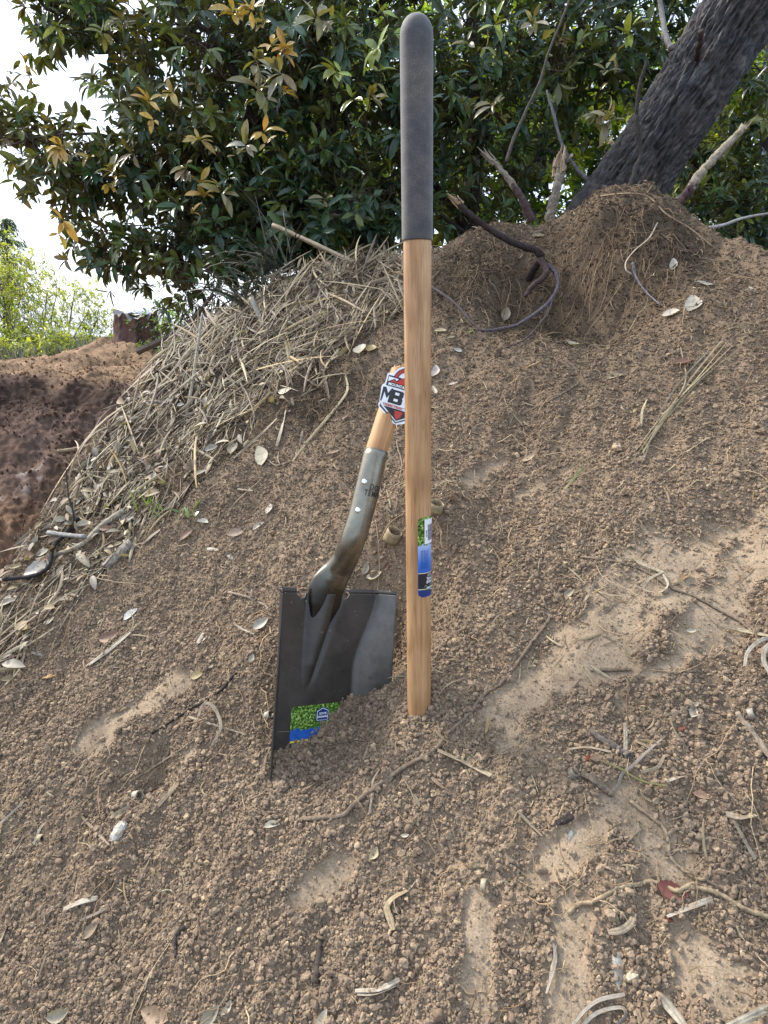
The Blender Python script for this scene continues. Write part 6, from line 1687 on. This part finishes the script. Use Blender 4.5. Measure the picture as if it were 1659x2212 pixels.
shrub('willow_shrub', 'yellow-green sunlit shrub beyond the trail at the picture edge', 'shrub', [(40, 640, 9.5, 110, 110, .8, 70), (-60, 600, 9.5, 110, 140, .8, 40), (30, 745, 9.0, 90, 45, .5, 44)], YGR, .055, 8, M_LEAFB, 'shrubs beyond the trail', 9, W(30, 800, 9.3), .45)
shrub('willow_shrub', 'yellow-green loose shrub tapering down towards the tree stump', 'shrub', [(150, 660, 10.0, 70, 70, .6, 34), (205, 700, 10.0, 45, 45, .5, 18), (120, 750, 9.0, 90, 35, .5, 50), (60, 770, 8.6, 110, 20, .4, 40)], YGR, .055, 8, M_LEAFB, 'shrubs beyond the trail', 7, W(150, 800, 9.8), .45)
shrub('low_shrub', 'small blue-green shrub growing just past the tree stump', 'shrub', [(370, 735, 6.6, 34, 30, .3, 14), (345, 690, 7.4, 30, 45, .3, 6), (400, 690, 6.2, 30, 60, .3, 10)], [(.05, .12, .05), (.08, .15, .05), (.10, .18, .04)], .045, 7, M_LEAFB, None, 5, W(375, 775, 6.7), .45)
shrub('low_shrub', 'dark leafy shrub at the brow of the straw heap', 'shrub', [(425, 700, 3.0, 40, 30, .2, 9), (470, 660, 2.7, 30, 50, .2, 7)], [(.03, .07, .025), (.06, .11, .03)], .045, 6, M_LEAF, None, 4, W(440, 760, 2.9), .4)
def conifer(label, px, base_y, top_y, d, wpx, foot):
    root = tag(empty('conifer_tree', foot), label, 'tree'); top = W(px, top_y, d); b = Vector(foot)
    g = Geo(); V, F, UV = tube_geo([b, b.lerp(top, .5), top], lambda t: .12 * (1 - .9 * t), 8); g.add(V, F, (.08, .06, .05), UV); t = g.obj('trunk', M_BARKC, None); adopt(root, t)
    H_ = (top - b).length; Ps, Ds, Ns, Ls, Ws, Cs = [], [], [], [], [], []
    for k in range(230):
        q = random.random() ** .8; c = b.lerp(top, .12 + .88 * q); rad = wpx * d / FPX * (1 - q) ** .8 + .08; an = random.uniform(0, 6.28); h = Vector((math.cos(an), math.sin(an), 0)); side = Vector((-h.y, h.x, 0))
        for j in range(26):
            u = j / 25; p = c + h * rad * u + Vector((0, 0, .25 * rad * u - .55 * rad * u * u))
            dd = h * .5 + side * random.uniform(-1, 1) + Vector((0, 0, random.uniform(-1.0, .1)))
            Ps.append(p[:]); Ds.append(dd[:]); Ns.append((random.gauss(0, .4), random.gauss(0, .4), 1)); l = random.uniform(.06, .18); Ls.append(l); Ws.append(.018)
            v = random.uniform(.7, 1.3); Cs.append((.055 * v, .085 * v, .055 * v))
    V, F, C = leaves_geo(np.array(Ps), np.array(Ds), np.array(Ns), np.array(Ls), np.array(Ws), np.array(Cs))
    o = link('crown', fast_mesh('crown', V, F, C), M_LEAFB); adopt(root, o)
conifer('grey-green conifer with drooping twigs rising behind the yellow-green shrubs', 15, 800, 470, 15, 120, W(15, 800, 15))
# far grass
def far_grass():
    n = 1500; x = rng.uniform(-6.2, -3.3, n); y = rng.uniform(7.9, 10.5, n)
    x2 = rng.uniform(-2.1, -1.2, 700); y2 = rng.uniform(7.2, 9.5, 700)
    x = np.concatenate([x, x2]); y = np.concatenate([y, y2]); n = len(x); z = H(x, y)
    L = rng.uniform(.08, .24, n); D = np.stack([rng.normal(0, .3, n), rng.normal(0, .3, n), np.ones(n)], 1); D /= np.linalg.norm(D, axis=1)[:, None]
    N = rng.normal(0, 1, (n, 3)); N -= D * np.sum(N * D, 1)[:, None]; N /= np.linalg.norm(N, axis=1)[:, None]
    P = np.stack([x, y, z], 1) + D * (L * .45)[:, None]
    col = np.array([[.10, .13, .07], [.16, .19, .10], [.32, .33, .24]])[rng.integers(0, 3, n)]
    V, F, C = ribbons(P, D, N, L, np.full(n, .014), rng.normal(0, .3, n), col)
    o = link('tall_grass', fast_mesh('tall_grass', V, F, C), M_STRAW); tag(o, 'tall green grass along the far side of the dirt mound', 'grass', kind='stuff')
far_grass()
# stump
def build_stump():
    d = 7.0; foot = W(298, 748, d); k = d / FPX
    V = []; F = []; C = []; nr, ns = 26, 72
    for j in range(nr + 1):
        t = j / nr; z = -.16 + t * (.30 + .16)
        for i in range(ns):
            a = 2 * math.pi * i / ns; lob = .07 * math.sin(a * 5 + 1) + .06 * math.sin(a * 9) + .05 * float(perlin(np.array([a * 6]), np.array([t * 3]), 301)[0])
            r = .20 * (1 + lob * (1 - .4 * t)) * (1 + 1.1 * (1 - t) ** 2.2 * (.8 + .5 * math.sin(a * 3 + .6))); r *= 1 + .05 * float(perlin(np.array([a * 14]), np.array([t * 6]), 302)[0])
            zz = z + (.03 * math.sin(a * 2 + 1) + .022 * math.sin(a * 7 + 2) + .02 * math.sin(a * 13)) * (t ** 4)
            V.append(Vector((math.cos(a) * r, math.sin(a) * r, zz))); v = .7 + .6 * random.random()
            C.append(tuple(q * v for q in ((.115, .062, .050) if math.sin(a * 7) + .4 * math.sin(a * 17) > -.3 else (.050, .030, .027))))
    for j in range(nr):
        for i in range(ns): F.append((j * ns + i, j * ns + (i + 1) % ns, (j + 1) * ns + (i + 1) % ns, (j + 1) * ns + i))
    root = tag(empty('tree_stump', foot), 'reddish old tree stump on top of the orange dirt mound', 'stump')
    g = Geo(); g.add(V, F, C); o = g.obj('trunk', M_BARKC, root)
    g = Geo(); V2 = []; C2 = []
    for q in range(6):
        for i in range(ns):
            p = V[nr * ns + i]; V2.append(Vector((p.x * (1 - q / 5.02), p.y * (1 - q / 5.02), p.z * (1 - q / 5) + .30 * (q / 5) + .006 * math.sin(i * 1.7 + q * 2)))); C2.append((.40, .37, .33) if (q + i) % 3 else (.28, .24, .21))
    F2 = [(q * ns + i, q * ns + (i + 1) % ns, (q + 1) * ns + (i + 1) % ns, (q + 1) * ns + i) for q in range(5) for i in range(ns)]
    g.add(V2, F2, C2); g.obj('cut_face', M_BARKC, root)
    g = Geo(); V3 = []; n = 22
    for a in range(n + 1):
        for b_ in range(n + 1):
            x, y = (a / n - .5) * .26, (b_ / n - .5) * .24
            h = .020 + .035 * abs(float(perlin(np.array([x * 26]), np.array([y * 26]), 310)[0])) + .035 * abs(float(perlin(np.array([x * 60]), np.array([y * 60]), 311)[0]))
            r = math.hypot(x, y); V3.append(Vector((x + .03, y, .30 + h * (1 - (r / .2) ** 2) + .004)))
    g.add(V3, [(a * (n + 1) + b_, a * (n + 1) + b_ + 1, (a + 1) * (n + 1) + b_ + 1, (a + 1) * (n + 1) + b_) for a in range(n) for b_ in range(n)], (.36, .42, .58))
    o = g.obj('crumpled_cloth', M_STRAW); o.location = foot; tag(o, 'crumpled pale blue cloth lying on top of the tree stump', 'cloth')
build_stump()
# pale scraps and chips on the trail cut
random.seed(41)
for i, (px, py, ln, lb_) in enumerate([(330, 815, 18, 'white scrap at the near corner of the dirt jump'), (392, 868, 14, 'tiny white leaf above the slanting cane on dark soil'), (398, 888, 18, 'white leaf on dark soil close above the slanting cane'), (245, 1022, 14, 'pale scrap low on the red cut'),
                                       (212, 1005, 16, 'white leaf scrap low on the red cut nearest the litter'), (328, 862, 9, 'white speck of leaf on the shoulder of the jump'), (122, 895, 9, 'white speck on the red cut face')]):
    leaf(lb_, px, py, ln, random.uniform(0, 90), (.66, .62, .60), .6, .02)
